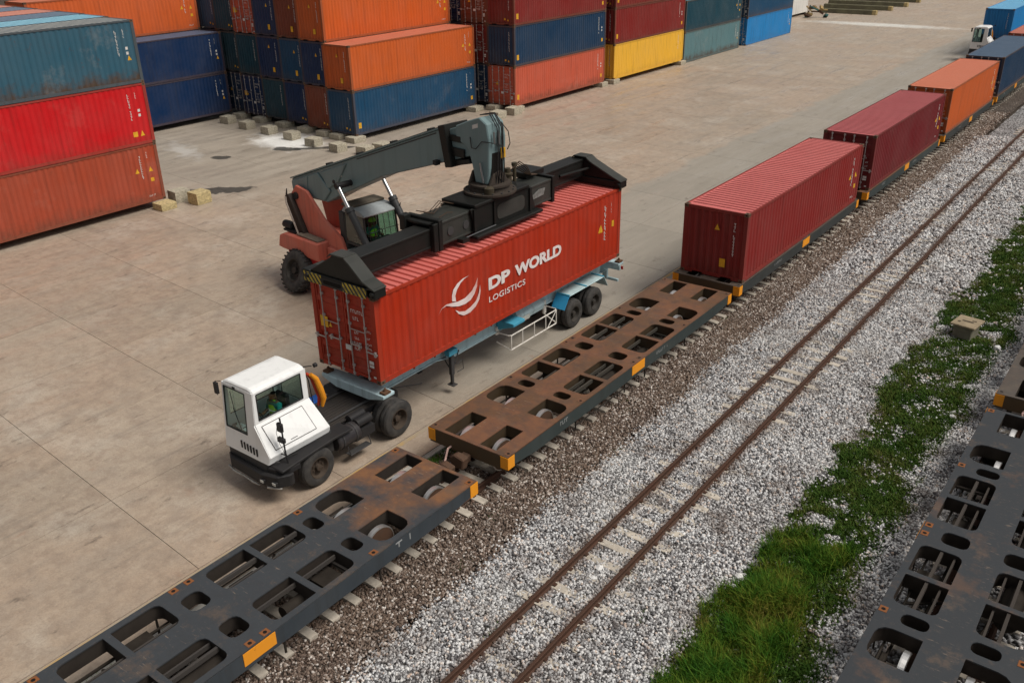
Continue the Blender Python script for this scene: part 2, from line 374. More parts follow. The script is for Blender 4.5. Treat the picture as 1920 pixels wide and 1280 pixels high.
struct(grid('old_ballast_bed', -2.8, 1.15, -34, 130, 0.25, 0.5, hbed, BEDB))
struct(grid('pale_ballast_bed', 1.15, 16.15, -34, 130, 0.3, 0.5, hbed, BEDP))

def dens(x, y):
    left = 5.85 + 0.25 * nz(x * 0, y, 0.7, 3) + 0.15 * nz(x, y, 2.2, 4)
    right = 8.35 + 0.2 * nz(x * 0 + 1, y, 0.8, 8)
    d = np.clip((x - left) / 0.25, 0, 1) * np.clip((right - x) / 0.5, 0, 1)
    bare = nz(x, y, 0.9, 9) + 0.45 * nz(x, y, 2.6, 10)
    hole = (bare > 1.15) & (y < 1.0) & (x > 6.7)
    gap = (y > -10.4) & (y < -9.2) & (x < 7.0) & (nz(x, y, 1.6, 21) > 0.0)
    boxgap = (y > 1.6) & (y < 4.0) & (x > 6.0) & (x < 8.0) & (nz(x, y, 1.5, 22) > 0.5)
    d = np.where(hole | gap | boxgap, d * 0.05, d)
    d = d * np.clip(0.95 + 0.5 * nz(x, y, 2.3, 41), 0.15, 1.0)
    return np.where((y > 24), 0, d)
# loose stones: one mesh per sort, tiny distorted blocks
def stones(name, x, y, size, mat, lift=0.35):
    n = len(x)
    base = np.array([(-1, -1, -1), (1, -1, -1), (1, 1, -1), (-1, 1, -1), (-1, -1, 1), (1, -1, 1), (1, 1, 1), (-1, 1, 1)], float) * 0.5
    V = base[None] * (1 + rng.uniform(-0.32, 0.25, (n, 8, 3)))
    V = V * (size[:, None, None] * np.stack([rng.uniform(0.7, 1.35, n), rng.uniform(0.7, 1.25, n), rng.uniform(0.5, 0.95, n)], -1)[:, None, :])
    q = rng.normal(size=(n, 4)); q /= np.linalg.norm(q, axis=1)[:, None]; a, b, c, d = q.T
    R = np.stack([1 - 2 * (c * c + d * d), 2 * (b * c - a * d), 2 * (b * d + a * c), 2 * (b * c + a * d), 1 - 2 * (b * b + d * d), 2 * (c * d - a * b),
                  2 * (b * d - a * c), 2 * (c * d + a * b), 1 - 2 * (b * b + c * c)], -1).reshape(n, 3, 3)
    V = np.einsum('nij,nkj->nki', R, V); z = hbed(x, y) + size * lift
    V += np.stack([x, y, z], -1)[:, None, :]
    F = np.array([(0, 3, 2, 1), (4, 5, 6, 7), (0, 1, 5, 4), (1, 2, 6, 5), (2, 3, 7, 6), (3, 0, 4, 7)])
    Fa = (np.arange(n)[:, None, None] * 8 + F[None]).reshape(-1)
    me = bpy.data.meshes.new(name); me.vertices.add(n * 8); me.vertices.foreach_set('co', V.reshape(-1).astype(np.float32))
    me.loops.add(n * 24); me.loops.foreach_set('vertex_index', Fa.astype(np.int32))
    me.polygons.add(n * 6); me.polygons.foreach_set('loop_start', np.arange(0, n * 24, 4, dtype=np.int32)); me.update(calc_edges=True)
    return stuff(link(name, me, mat))
def stone_mat(name, stops, grime=0.3):
    k = NT(name); g = k.n('ShaderNodeNewGeometry'); cr = k.n('ShaderNodeValToRGB'); cr.color_ramp.interpolation = 'LINEAR'
    el = cr.color_ramp.elements
    while len(el) < len(stops): el.new(0.5)
    for e_, (p, c) in zip(el, stops): e_.position = p; e_.color = (*c, 1)
    k.l(g.outputs['Random Per Island'], cr.inputs[0]); v = k.coord('World')
    c = k.mix(k.mul(k.noise(v, 0.6, 5, 0.6, 0.42, 0.7), grime), cr.outputs[0], (0.16, 0.115, 0.085))
    X_ = k.xyz(v)[0]         # brake and rail rust dust beside each rail
    for rx_ in (2.78, 3.88, -0.72):
        a_ = k.n('ShaderNodeMath', operation='ABSOLUTE'); k.l(k.mul(X_, -rx_, 'ADD'), a_.inputs[0])
        c = k.mix(k.mul(k.step(a_.outputs[0], 0.26, 0.04), 0.75), c, (0.13, 0.07, 0.045))
    c = k.mix(k.mul(k.noise(v, 0.35, 4, 0.6, 0.50, 0.66), 0.35), c, (0.56, 0.55, 0.53) if 'pale' in name else (0.20, 0.14, 0.10))
    c = k.mix(k.mul(k.noise(v, 0.9, 5, 0.65, 0.50, 0.64), 0.55), c, (0.14, 0.105, 0.085))
    return k.fin(c, 0.9, spec=0.2)
SOIL = None
STP = stone_mat('pale_stone', [(0, (0.06, 0.06, 0.065)), (0.2, (0.14, 0.135, 0.14)), (0.42, (0.36, 0.355, 0.36)), (0.7, (0.60, 0.60, 0.605)), (0.9, (0.76, 0.75, 0.735)), (1.0, (0.55, 0.42, 0.34))], 0.22)
STB = stone_mat('brown_stone', [(0, (0.055, 0.038, 0.030)), (0.42, (0.135, 0.095, 0.075)), (0.70, (0.22, 0.165, 0.13)), (0.86, (0.40, 0.34, 0.30)), (1.0, (0.68, 0.63, 0.58))], 0.35)
def rnd(n, x0, x1, y0, y1): return rng.uniform(x0, x1, n), rng.uniform(y0, y1, n)
SLP = 0.6256
def off_sleeper(x, y, cx, y0, keep):     # thin the stones out where a sleeper end shows
    ph = np.abs(((y - y0) / SLP + 0.5) % 1.0 - 0.5) * SLP
    on = (ph < 0.12) & (np.abs(x - cx) < 1.02) & (rng.uniform(size=len(x)) > keep)
    return ~on
x, y = rnd(185000, 0.3, 9.2, -23.5, 6)
k_ = (rng.uniform(size=len(x)) > 0.95 * dens(x, y)) & (x > EDGE(y) + 0.13 * rng.normal(size=len(x))) & off_sleeper(x, y, 3.33, -17.67, 0.8 + 0.0 * x) & ((np.abs(x - 2.78) > 0.07) & (np.abs(x - 3.88) > 0.07))
x, y = x[k_], y[k_]; stones('pale_gravel', x, y, rng.uniform(0.028, 0.060, len(x)), STP)
x, y = rnd(60000, 0.3, 9.2, 6, 34)
k_ = (rng.uniform(size=len(x)) > 0.95 * dens(x, y)) & (x > EDGE(y) + 0.13 * rng.normal(size=len(x))) & off_sleeper(x, y, 3.33, -17.67, 0.8 + 0.0 * x) & ((np.abs(x - 2.78) > 0.08) & (np.abs(x - 3.88) > 0.08))
x, y = x[k_], y[k_]; stones('pale_gravel', x, y, rng.uniform(0.05, 0.095, len(x)), STP)
x, y = rnd(9000, 8.6, 12.5, -20, 10); stones('pale_gravel', x, y, rng.uniform(0.06, 0.10, len(x)), STP)
x, y = rnd(95000, -2.75, 1.6, -26, 6)
k_ = (x < EDGE(y) + 0.16 * rng.normal(size=len(x))) & off_sleeper(x, y, -1.25, -20.55, 0.12) & ((np.abs(x + 0.72) > 0.07) & (np.abs(x + 1.78) > 0.07))
x, y = x[k_], y[k_]; stones('brown_gravel', x, y, rng.uniform(0.028, 0.058, len(x)), STB)
x, y = rnd(26000, -0.6, 1.4, 6, 42)
k_ = (x < EDGE(y) + 0.16 * rng.normal(size=len(x))) & off_sleeper(x, y, -1.25, -20.55, 0.05); x, y = x[k_], y[k_]; stones('brown_gravel', x, y, rng.uniform(0.05, 0.09, len(x)), STB)

# ---------------------------------------------------------------- railway tracks
RAILM = plain('rusty_rail', (0.085, 0.042, 0.028), 0.65, 0.3, 0.5, 2.0)
SLEEP = plain('concrete_sleeper', (0.56, 0.50, 0.42), 0.9, 0, 0.6, 5.0, 0.3)
def rail_profile(cx, b=0.02):
    h = 0.16
    return [(cx - .065, b), (cx + .065, b), (cx + .065, b + .012), (cx + .012, b + .03), (cx + .01, b + h - .035), (cx + .034, b + h - .028), (cx + .034, b + h - .004), (cx + .026, b + h),
            (cx - .026, b + h), (cx - .034, b + h - .004), (cx - .034, b + h - .028), (cx - .01, b + h - .035), (cx - .012, b + .03), (cx - .065, b + .012)]
def track(label, cx, y0, g, n_near, x_off, polished=None):
    t = root('railway_track', label, 'railway track', (cx, 0, 0), 0, 'parallel railway tracks')
    for s in (-1, 1):
        part('rail', MB().prism(rail_profile(s * g / 2), -33, 150), RAILM, t)
    sm = MB().prism([(-1.0, -.13), (1.0, -.13), (1.0, .0), (.7, .012), (-.7, .012), (-1.0, .0)], -.105, .105).mesh('sleeper')
    cm = MB()
    for s in (-1, 1):
        for s2 in (-1, 1): cm.box(s * g / 2 + s2 * .085 - .035, s * g / 2 + s2 * .085 + .035, -.05, .05, .012, .045)
    cmesh = cm.mesh('rail_clip')
    y = y0 - SLP * 12; i = 0; far = MB()
    while y < 120:
        if i < n_near:
            clips.box(0, 0, 0, 0, 0, 0) if False else None
            o = link('sleeper', sm, SLEEP, t); o.location = (x_off + random.uniform(-.03, .03), y, random.uniform(0.012, 0.03)); o.rotation_euler = (0, 0, random.uniform(-.012, .012))
        else: far.box(x_off - 1.0, x_off + 1.0, y - .105, y + .105, -.1, .022)
        y += SLP; i += 1
    allc = MB()
    yy = y0 - SLP * 12
    for q in range(min(n_near, 60)):
        for s in (-1, 1):
            for s2 in (-1, 1): allc.box(s * g / 2 + s2 * .085 - .035, s * g / 2 + s2 * .085 + .035, yy - .05, yy + .05, .02, .065)
        yy += SLP
    stuff(part('rail_clips', allc, RAILM, t))
    stuff(part('far_sleepers', far, SLEEP, t))
    return t
track('railway track carrying the loaded container train beside the concrete apron', -1.25, -20.55, 1.06, 90, 0)
track('empty rusty track running through the pale gravel between the two trains', 3.33, -17.67, 1.10, 90, 0)
track('track under the dark flat wagons at the right edge', 10.23, -17.67, 1.06, 55, 0)

# ---------------------------------------------------------------- grass
def blades(name, x, y, h, wdt, mat, lean=0.5, z0=None):
    n = len(x); a = rng.uniform(0, 2 * PI, n); dx, dy = np.cos(a), np.sin(a); la = rng.uniform(0, 2 * PI, n); ll = h * lean * rng.uniform(0.2, 1.0, n)
    z = (hbed(x, y) if z0 is None else z0) - 0.01; w_ = wdt
    V = np.zeros((n, 5, 3))
    for i, (t, s, b) in enumerate(((0, -1, 0), (0, 1, 0), (0.55, 0.7, 0.3), (0.55, -0.7, 0.3), (1.0, 0, 1.0))):
        V[:, i, 0] = x + dx * w_ * s * 0.5 + np.cos(la) * ll * b; V[:, i, 1] = y + dy * w_ * s * 0.5 + np.sin(la) * ll * b; V[:, i, 2] = z + h * t * (1 - 0.25 * b * lean)
    me = bpy.data.meshes.new(name); me.vertices.add(n * 5); me.vertices.foreach_set('co', V.reshape(-1).astype(np.float32))
    B_ = np.arange(n)[:, None] * 5; F = np.concatenate([B_ + np.array([[0, 1, 2, 3]]), B_ + np.array([[3, 2, 4]])], 1).reshape(-1)
    me.loops.add(n * 7); me.loops.foreach_set('vertex_index', F.astype(np.int32)); me.polygons.add(n * 2)
    ls = np.stack([np.arange(n) * 7, np.arange(n) * 7 + 4], 1).reshape(-1); me.polygons.foreach_set('loop_start', ls.astype(np.int32)); me.update(calc_edges=True)
    return stuff(link(name, me, mat))
def grass_mat(name, stops):
    k = NT(name); g = k.n('ShaderNodeNewGeometry'); v = k.coord('World')
    cr = k.n('ShaderNodeValToRGB'); el = cr.color_ramp.elements
    while len(el) < len(stops): el.new(0.5)
    for e_, (p, c) in zip(el, stops): e_.position = p; e_.color = (*c, 1)
    m_ = k.mul(k.mul(k.noise(v, 0.9, 4, 0.6, 0.3, 0.7), 0.62), k.mul(g.outputs['Random Per Island'], 0.38), 'ADD'); k.l(m_, cr.inputs[0])
    k.b.inputs['Subsurface Weight'].default_value = 0.0
    return k.fin(cr.outputs[0], 0.75, spec=0.15)
GR = grass_mat('green_grass', [(0, (0.02, 0.07, 0.006)), (0.3, (0.035, 0.125, 0.008)), (0.55, (0.07, 0.155, 0.010)), (0.8, (0.14, 0.165, 0.016)), (1.0, (0.24, 0.19, 0.04))])
x, y = rnd(380000, 5.3, 8.8, -24, 24); k_ = rng.uniform(size=len(x)) < dens(x, y); x, y = x[k_], y[k_]
cl = 0.5 + 0.5 * np.clip(nz(x, y, 1.3, 12), -1, 1)
SGR = grass_mat('dull_short_grass', [(0, (0.022, 0.055, 0.009)), (0.35, (0.042, 0.095, 0.012)), (0.6, (0.075, 0.115, 0.018)), (0.85, (0.12, 0.125, 0.03)), (1.0, (0.17, 0.14, 0.06))])
blades('short_grass', x, y, (0.07 + 0.13 * cl) * rng.uniform(0.5, 1.2, len(x)), 0.030, SGR, 0.9)
# taller meadow clump in the foreground
x, y = rnd(130000, 5.3, 8.4, -24, -10.6)
dd = np.clip((x - 5.9 - 0.2 * nz(x * 0, y, 1.1, 31)) / 0.3, 0, 1) * np.clip((7.75 + 0.22 * nz(x * 0, y, 0.9, 32) - x) / 0.3, 0, 1) * np.clip((-10.9 - y + 0.2 * nz(x, y * 0, 2, 33)) / 0.3, 0, 1)
k_ = rng.uniform(size=len(x)) < dd * (0.45 + 0.55 * (nz(x, y, 2.0, 34) > -0.4)); x, y = x[k_], y[k_]
hh_ = (0.16 + 0.42 * np.clip(0.5 + 0.5 * nz(x, y, 1.6, 35), 0, 1)) * rng.uniform(0.45, 1.25, len(x))
TGR = grass_mat('meadow_grass', [(0, (0.018, 0.06, 0.006)), (0.3, (0.03, 0.105, 0.008)), (0.55, (0.08, 0.15, 0.012)), (0.78, (0.17, 0.17, 0.022)), (1.0, (0.30, 0.22, 0.07))])
blades('tall_grass', x, y, hh_, 0.018, TGR, 0.85)
# tufts under and between the wagons, on the brown bed
cx_ = np.concatenate([rng.uniform(-2.75, -2.45, 70), rng.uniform(-0.3, 0.8, 14), rng.uniform(0.5, 5.5, 10)]); cy_ = np.concatenate([rng.uniform(-26, 4, 70), rng.uniform(-20, 20, 14), rng.uniform(-18, 10, 10)])
nb = 130; x = np.repeat(cx_, nb) + rng.normal(0, 0.09, len(cx_) * nb); y = np.repeat(cy_, nb) + rng.normal(0, 0.2, len(cx_) * nb)
blades('weed_tufts', x, y, rng.uniform(0.05, 0.24, len(x)) * np.repeat(np.where(np.arange(len(cx_)) < 70, 1, 0.35), nb), 0.013, GR, 0.7)

# cable box in the grass
t = root('concrete_cable_box', 'small concrete inspection box with a square lid at the grass edge', 'utility box', (6.95, 2.75, 0), -0.15)
part('box_body', MB().box(-.30, .30, -.36, .36, -.12, .40), plain('mossy_concrete', (0.24, 0.23, 0.17), .9, 0, .6, 3, .4), t, bevel=.02)
part('lid', MB().box(-.40, .40, -.46, .46, .40, .47), plain('pale_lid', (0.34, 0.27, 0.18), .9, 0, .5, 4, .3), t, bevel=.012)
part('lid_mark', MB().box(-.17, .19, -.04, .05, .471, .479).box(.1, .24, .12, .17, .471, .479).box(-.26, -.18, -.2, -.1, .471, .479), plain('dark_mark', (0.08, 0.065, 0.045), .9), t)
for (px_, py_, s) in ((8.05, 2.2, .13), (5.95, -13.2, .10), (6.02, -13.55, .08), (8.0, -3.3, .10), (3.35, -14.75, .11), (3.42, -15.1, .09)):
    mb = MB((px_, py_, 0)); bm_ = bmesh.new(); bmesh.ops.create_icosphere(bm_, subdivisions=1, radius=s)
    for v in bm_.verts: v.co = Vector((v.co.x * random.uniform(.7, 1.4), v.co.y * random.uniform(.7, 1.3), v.co.z * random.uniform(.5, .8)))
    me = bpy.data.meshes.new('loose_rock'); bm_.to_mesh(me); bm_.free()
    o = link('loose_rock', me, STP); o.location = (px_, py_, 0.03)
    lab = {8.05: 'white rock lying beside the concrete cable box', 5.95: 'larger pale rock at the left edge of the tall grass clump', 6.02: 'smaller pale rock tucked against the tall grass clump',
           8.0: 'pale rock in the grass near the gap between the right wagons', 3.35: 'larger white rock lying between the rails of the empty track', 3.42: 'smaller white rock between the rails of the empty track'}[px_]
    tag(o, lab, 'rock')
# ---------------------------------------------------------------- shipping containers
CL, CW = 12.192, 2.438
PITCH, DEP = 0.2755, 0.027
WX = CW / 2 - 0.012
NP = 43; WY0 = -NP * PITCH / 2
def wall_profile():
    pts = []
    for i in range(NP):
        b = WY0 + i * PITCH
        pts += [(b, 0), (b + .072, 0), (b + .140, -DEP), (b + .2075, -DEP)]
    pts.append((WY0 + NP * PITCH, 0)); return pts
WP = wall_profile(); WPY = [p[0] for p in WP]; WPX = [p[1] for p in WP]
def wall_x(y): return WX + float(np.interp(y, WPY, WPX))
def side_mesh(H):
    m = MB(); n = len(WP)
    z0, z1 = 0.15, H - 0.10
    vs_ = [(WX + p[1], p[0], z0) for p in WP] + [(WX + p[1], p[0], z1) for p in WP]
    return m.add(vs_, [(i, i + 1, n + i + 1, n + i) for i in range(n - 1)]).mesh('side_wall')
def roof_mesh(H):
    m = MB(); p = 0.262; n = 45; y = -n * p / 2; pr = []
    for i in range(n): pr += [(y, 0), (y + .14, 0), (y + .17, -.04), (y + .235, -.04)]; y += p
    pr.append((y, 0)); k = len(pr); a = CW / 2 - 0.05
    for j, (xa, xb) in enumerate(((-a, -a + .12), (-a + .12, a - .12), (a - .12, a))):
        if j == 1: m.add([(xa, q[0], H - .022 + q[1]) for q in pr] + [(xb, q[0], H - .022 + q[1]) for q in pr], [(i, i + 1, k + i + 1, k + i) for i in range(k - 1)])
        else:
            xo, xi = (xa, xb) if j == 0 else (xb, xa)
            m.add([(xo, q[0], H - .022) for q in pr] + [(xi, q[0], H - .022 + q[1]) for q in pr], [(i, i + 1, k + i + 1, k + i) for i in range(k - 1)])
    m.box(-a, a, -CL / 2 + .1, pr[0][0], H - .06, H - .022); m.box(-a, a, pr[-1][0], CL / 2 - .1, H - .06, H - .022)
    return m.mesh('roof')
def frame_mesh(H):
    m = MB(); a, b = CW / 2, CL / 2
    for sx in (-1, 1):
        for sy in (-1, 1):
            x0, x1 = sorted((sx * a, sx * (a - .15))); y0, y1 = sorted((sy * b, sy * (b - .16)))
            m.box(x0 + (.004 if sx < 0 else 0), x1 - (.004 if sx > 0 else 0), y0 + (.004 if sy < 0 else 0), y1 - (.004 if sy > 0 else 0), .118, H - .118)
    for sx in (-1, 1):
        x0, x1 = sorted((sx * (a - .003), sx * (a - .06))); m.box(x0, x1, -b + .162, b - .162, H - .085, H - .004)
        x0, x1 = sorted((sx * (a - .006), sx * (a - .09))); m.box(x0, x1, -b + .162, b - .162, .012, .155)
    for sy in (-1, 1):
        y0, y1 = sorted((sy * (b - .006), sy * (b - .07))); m.box(-a + .15, a - .15, y0, y1, H - .12, H - .006)
        # bottom sill with fork pockets
        m.box(-a + .15, -a + .45, y0, y1, .02, .155); m.box(a - .45, a - .15, y0, y1, .02, .155); m.box(-a + .45, a - .45, y0, y1, .085, .155); m.box(-.35, .35, y0, y1, .03, .086)
    m.box(-a + .09, a - .09, -b + .07, b - .07, .12, .15)
    return m.mesh('frame')
def casting_mesh(H):
    m = MB(); a, b = CW / 2, CL / 2
    for sx in (-1, 1):
        for sy in (-1, 1):
            for z0 in (0, H - .118):
                x0, x1 = sorted((sx * a, sx * (a - .162))); y0, y1 = sorted((sy * b, sy * (b - .178))); m.box(x0, x1, y0, y1, z0, z0 + .118)
    return m.mesh('corner_casting')
def hole_mesh(H):
    m = MB(); a, b = CW / 2, CL / 2
    for sx in (-1, 1):
        for sy in (-1, 1):
            for z0 in (0, H - .118):
                zc = z0 + .059; xc = sx * (a + .001); yc = sy * (b - .089)
                m.add([(xc, yc - .035, zc - .02), (xc, yc + .035, zc - .02), (xc, yc + .035, zc + .02), (xc, yc - .035, zc + .02)], [(0, 1, 2, 3)])
                yc = sy * (b + .001); xc = sx * (a - .08)
                m.add([(xc - .03, yc, zc - .02), (xc + .03, yc, zc - .02), (xc + .03, yc, zc + .02), (xc - .03, yc, zc + .02)], [(0, 1, 2, 3)])
            xc, yc = sx * (a - .08), sy * (b - .089); z = H + .001
            m.add([(xc - .03, yc - .055, z), (xc + .03, yc - .055, z), (xc + .03, yc + .055, z), (xc - .03, yc + .055, z)], [(0, 1, 2, 3)])
    return m.mesh('casting_hole')
def end_mesh(H, sy):
    m = MB(); n = 8; w_ = (CW - .30) / n; pr = []; x = -CW / 2 + .15; b = CL / 2 - .018
    for i in range(n): pr += [(x, 0), (x + w_ * .28, 0), (x + w_ * .45, -.045), (x + w_ * .83, -.045)]; x += w_
    pr.append((x, 0)); k = len(pr)
    m.add([(q[0], sy * (b + q[1]), .155) for q in pr] + [(q[0], sy * (b + q[1]), H - .12) for q in pr], [(i, i + 1, k + i + 1, k + i) for i in range(k - 1)])
    return m.mesh('end_wall')
def door_mesh(H, sy, sx):
    """one door leaf, five shallow horizontal panels"""
    m = MB(); b = CL / 2 - .03; x0, x1 = (.012, CW / 2 - .155) if sx > 0 else (-(CW / 2 - .155), -.012)
    z0, z1 = .165, H - .13; n = 5; h = (z1 - z0) / n; pr = []
    z = z0
    for i in range(n): pr += [(z, 0), (z + h * .26, 0), (z + h * .38, -.032), (z + h * .88, -.032)]; z += h
    pr.append((z, 0)); k = len(pr)
    m.add([(x0 + .05, sy * (b + q[1]), q[0]) for q in pr] + [(x1 - .05, sy * (b + q[1]), q[0]) for q in pr], [(i, i + 1, k + i + 1, k + i) for i in range(k - 1)])
    for xa, xb in ((x0, x0 + .05), (x1 - .05, x1)): y0, y1 = sorted((sy * (b + .004), sy * (b - .045))); m.box(xa, xb, y0, y1, z0 - .006, z1 + .006)
    return m.mesh('door')
def rods_mesh(H, sy, sx, only):
    m = MB(); b = CL / 2
    for xr in (only,):
        x = sx * xr; y = sy * (b + .012)
        m.tube([(x, y, .05), (x, y, H - .05)], .018, 6)
        for z in (.10, .34, H * .40, H * .62, H - .34, H - .10): m.box(x - .045, x + .045, min(y, sy * (b - .03)), max(y, sy * (b - .03)) + .0, z - .035, z + .035)
        hz = .98 if xr < .5 else .90
        m.box(*sorted((x, x + sx * .42)), *sorted((y + sy * .012, y + sy * .03)), hz, hz + .035)
        m.box(*sorted((x + sx * .30, x + sx * .36)), *sorted((sy * (b - .02), y + sy * .035)), hz - .06, hz + .08)
    if only < .5: m.box(*sorted((sx * .235, sx * .78)), *sorted((sy * (b - .0), sy * (b + .016))), H * .56, H * .56 + .022)
    return m.mesh('lock_rod')
_cm = {}
def cm_(key, fn, *a):
    if key not in _cm: _cm[key] = fn(*a)
    return _cm[key]
def drape(me, xf, off=.004):
    """flat mesh with (y,z) in (x,y) of the source put on the corrugated +x wall"""
    bm = bmesh.new(); bm.from_mesh(me)
    ys = [v.co.x for v in bm.verts]; lo, hi = min(ys), max(ys)
    for yb in WPY:
        if lo < yb < hi:
            bmesh.ops.bisect_plane(bm, geom=bm.verts[:] + bm.edges[:] + bm.faces[:], plane_co=(yb, 0, 0), plane_no=(1, 0, 0), dist=1e-5)
    for v in bm.verts:
        y, z = v.co.x, v.co.y; v.co = Vector((wall_x(y) + off, y, z))
    out = bpy.data.meshes.new(me.name); bm.to_mesh(out); bm.free(); return out
def flat(polys, name):
    me = bpy.data.meshes.new(name); vs_ = []; fs = []
    for p in polys: fs.append(tuple(range(len(vs_), len(vs_) + len(p)))); vs_ += [(q[0], q[1], 0) for q in p]
    me.from_pydata(vs_, [], fs); me.update(); return me
def R_(x, y, w_, h): return [(x, y), (x + w_, y), (x + w_, y + h), (x, y + h)]
def glyph_column(x, ztop, n, s, rs):      # small unreadable stencilled marks, one under another
    out = []; z = ztop
    for i in range(n):
        if rs.random() < .12: z -= s * .8; continue
        out += [R_(x, z - s * .8, s * .22, s * .8), R_(x + s * .3, z - s * .8, s * .35, s * .2)] if rs.random() < .5 else [R_(x, z - s * .2, s * .65, s * .2), R_(x + s * .25, z - s * .8, s * .2, s * .55)]
        z -= s
    return out
def glyph_row(x, z, n, s, rs):
    out = []
    for i in range(n):
        if rs.random() < .15: x += s * .6; continue
        out += [R_(x, z, s * .18, s), R_(x + s * .2, z + (s * .8 if rs.random() < .5 else 0), s * .35, s * .2)]; x += s * .78
    return out
WHITE = plain('white_marking', (0.72, 0.70, 0.67), .6, 0, .35, 6, 0); YEL = plain('yellow_sticker', (0.78, 0.42, 0.03), .5, 0, .3, 6, 0)
CAST = paint('grimy_casting', (0.13, 0.075, 0.045), .8, .6, .7); STEEL = plain('galvanised_rod', (0.46, 0.43, 0.42), .45, .4, .3, 6)
def side_marks(H, kind):
    rs = random.Random(kind * 13 + int(H * 10)); e = CL / 2
    w_ = []
    y0 = e - 1.05
    w_ += glyph_column(y0, H - .42, 11, .115, rs)                     # vertical number
    w_ += glyph_column(y0 + .40, H - .38, 4, .10, rs)
    if kind in (1, 2, 4): w_ += [R_(y0 + .42, H - 1.30, .13, .13), R_(y0 + .42, H - 1.52, .13, .13)]
    if kind in (0, 3): w_ += glyph_row(y0 + .2, .28, 6, .08, rs)
    return drape(flat(w_, 'side_marking'), None)
def side_stickers(H, kind):
    e = CL / 2; y0 = e - .62; p = []
    tri = lambda x, z, s: [(x, z), (x + s, z), (x + s / 2, z + s * 1.1)]
    if kind in (0, 3): p += [tri(y0 - .02, H - 1.35, .22), tri(y0 - .75, H - 1.32, .22), R_(y0 + .0, H - 1.85, .18, .18)]
    if kind == 1: p += [tri(y0, H - 1.78, .2)]
    if kind == 2: p += [tri(y0 - .1, .42, .24), R_(y0 - .46, .42, .24, .24)]
    if kind == 4: p += [R_(y0 + .0, .45, .2, .26), R_(-e + .32, .42, .22, .36)]
    if kind == 5: p += [tri(y0 - .8, H - 1.32, .26), R_(y0 + .08, H - 1.3, .1, .22)]
    return drape(flat(p or [R_(y0, .5, .1, .1)], 'warning_sticker'), None, .006)
def end_marks(H, sy, kind):
    rs = random.Random(kind * 7 + 3); b = CL / 2 + .003; s = 1
    w_ = glyph_column(.72, H - .40, 12, .115, rs)
    me = flat(w_, 'end_marking'); me.transform(Matrix(((1, 0, 0, 0), (0, 0, 1, -b), (0, 1, 0, 0), (0, 0, 0, 1)))); return me
def end_stickers(H, sy, kind):
    b = CL / 2 + .004; tri = lambda x, z, s: [(x, z), (x + s, z), (x + s / 2, z + s * 1.1)]
    p = {0: [R_(.28, .45, .22, .32), tri(.0, H - .75, .2)], 1: [R_(.35, .35, .13, .13), tri(.62, .3, .15)], 2: [tri(.2, H - .9, .2), R_(.25, .42, .22, .34)]}[kind % 3]
    me = flat(p, 'end_sticker'); me.transform(Matrix(((1, 0, 0, 0), (0, 0, 1, -b), (0, 1, 0, 0), (0, 0, 0, 1)))); return me
def door_marks(H, kind):
    rs = random.Random(kind + 40); b = CL / 2 + .012; w_ = []
    for z, n in ((H - .62, 6), (H - .82, 4)): w_ += glyph_row(.32, z, n, .10, rs)
    for z, n in ((H * .52, 5), (H * .46, 4), (H * .40, 6), (H * .33, 4)): w_ += glyph_row(.34, z, n, .075, rs)
    for z in (H * .58, H * .5, H * .43, H * .38): w_ += glyph_row(.84, z, 4, .06, rs)
    w_ += [R_(.86, H * .22, .17, .10), R_(.86, H * .18, .17, .08), R_(-.02, H * .30, .22, .16), R_(.98, .16, .10, .06)]
    me = flat(w_, 'door_marking'); me.transform(Matrix(((1, 0, 0, 0), (0, 0, 1, -b), (0, 1, 0, 0), (0, 0, 0, 1)))); return me
def door_stickers(H, kind):
    b = CL / 2 + .008
    p = [[(-.50, H * .52), (-.26, H * .52), (-.38, H * .52 + .26)]] if kind == 0 else [R_(-.95, H * .48, .30, .32), [(-.62, H * .5), (-.5, H * .5), (-.56, H * .5 + .14)]]
    me = flat(p, 'warning_sticker'); me.transform(Matrix(((1, 0, 0, 0), (0, 0, 1, -b), (0, 1, 0, 0), (0, 0, 0, 1)))); return me

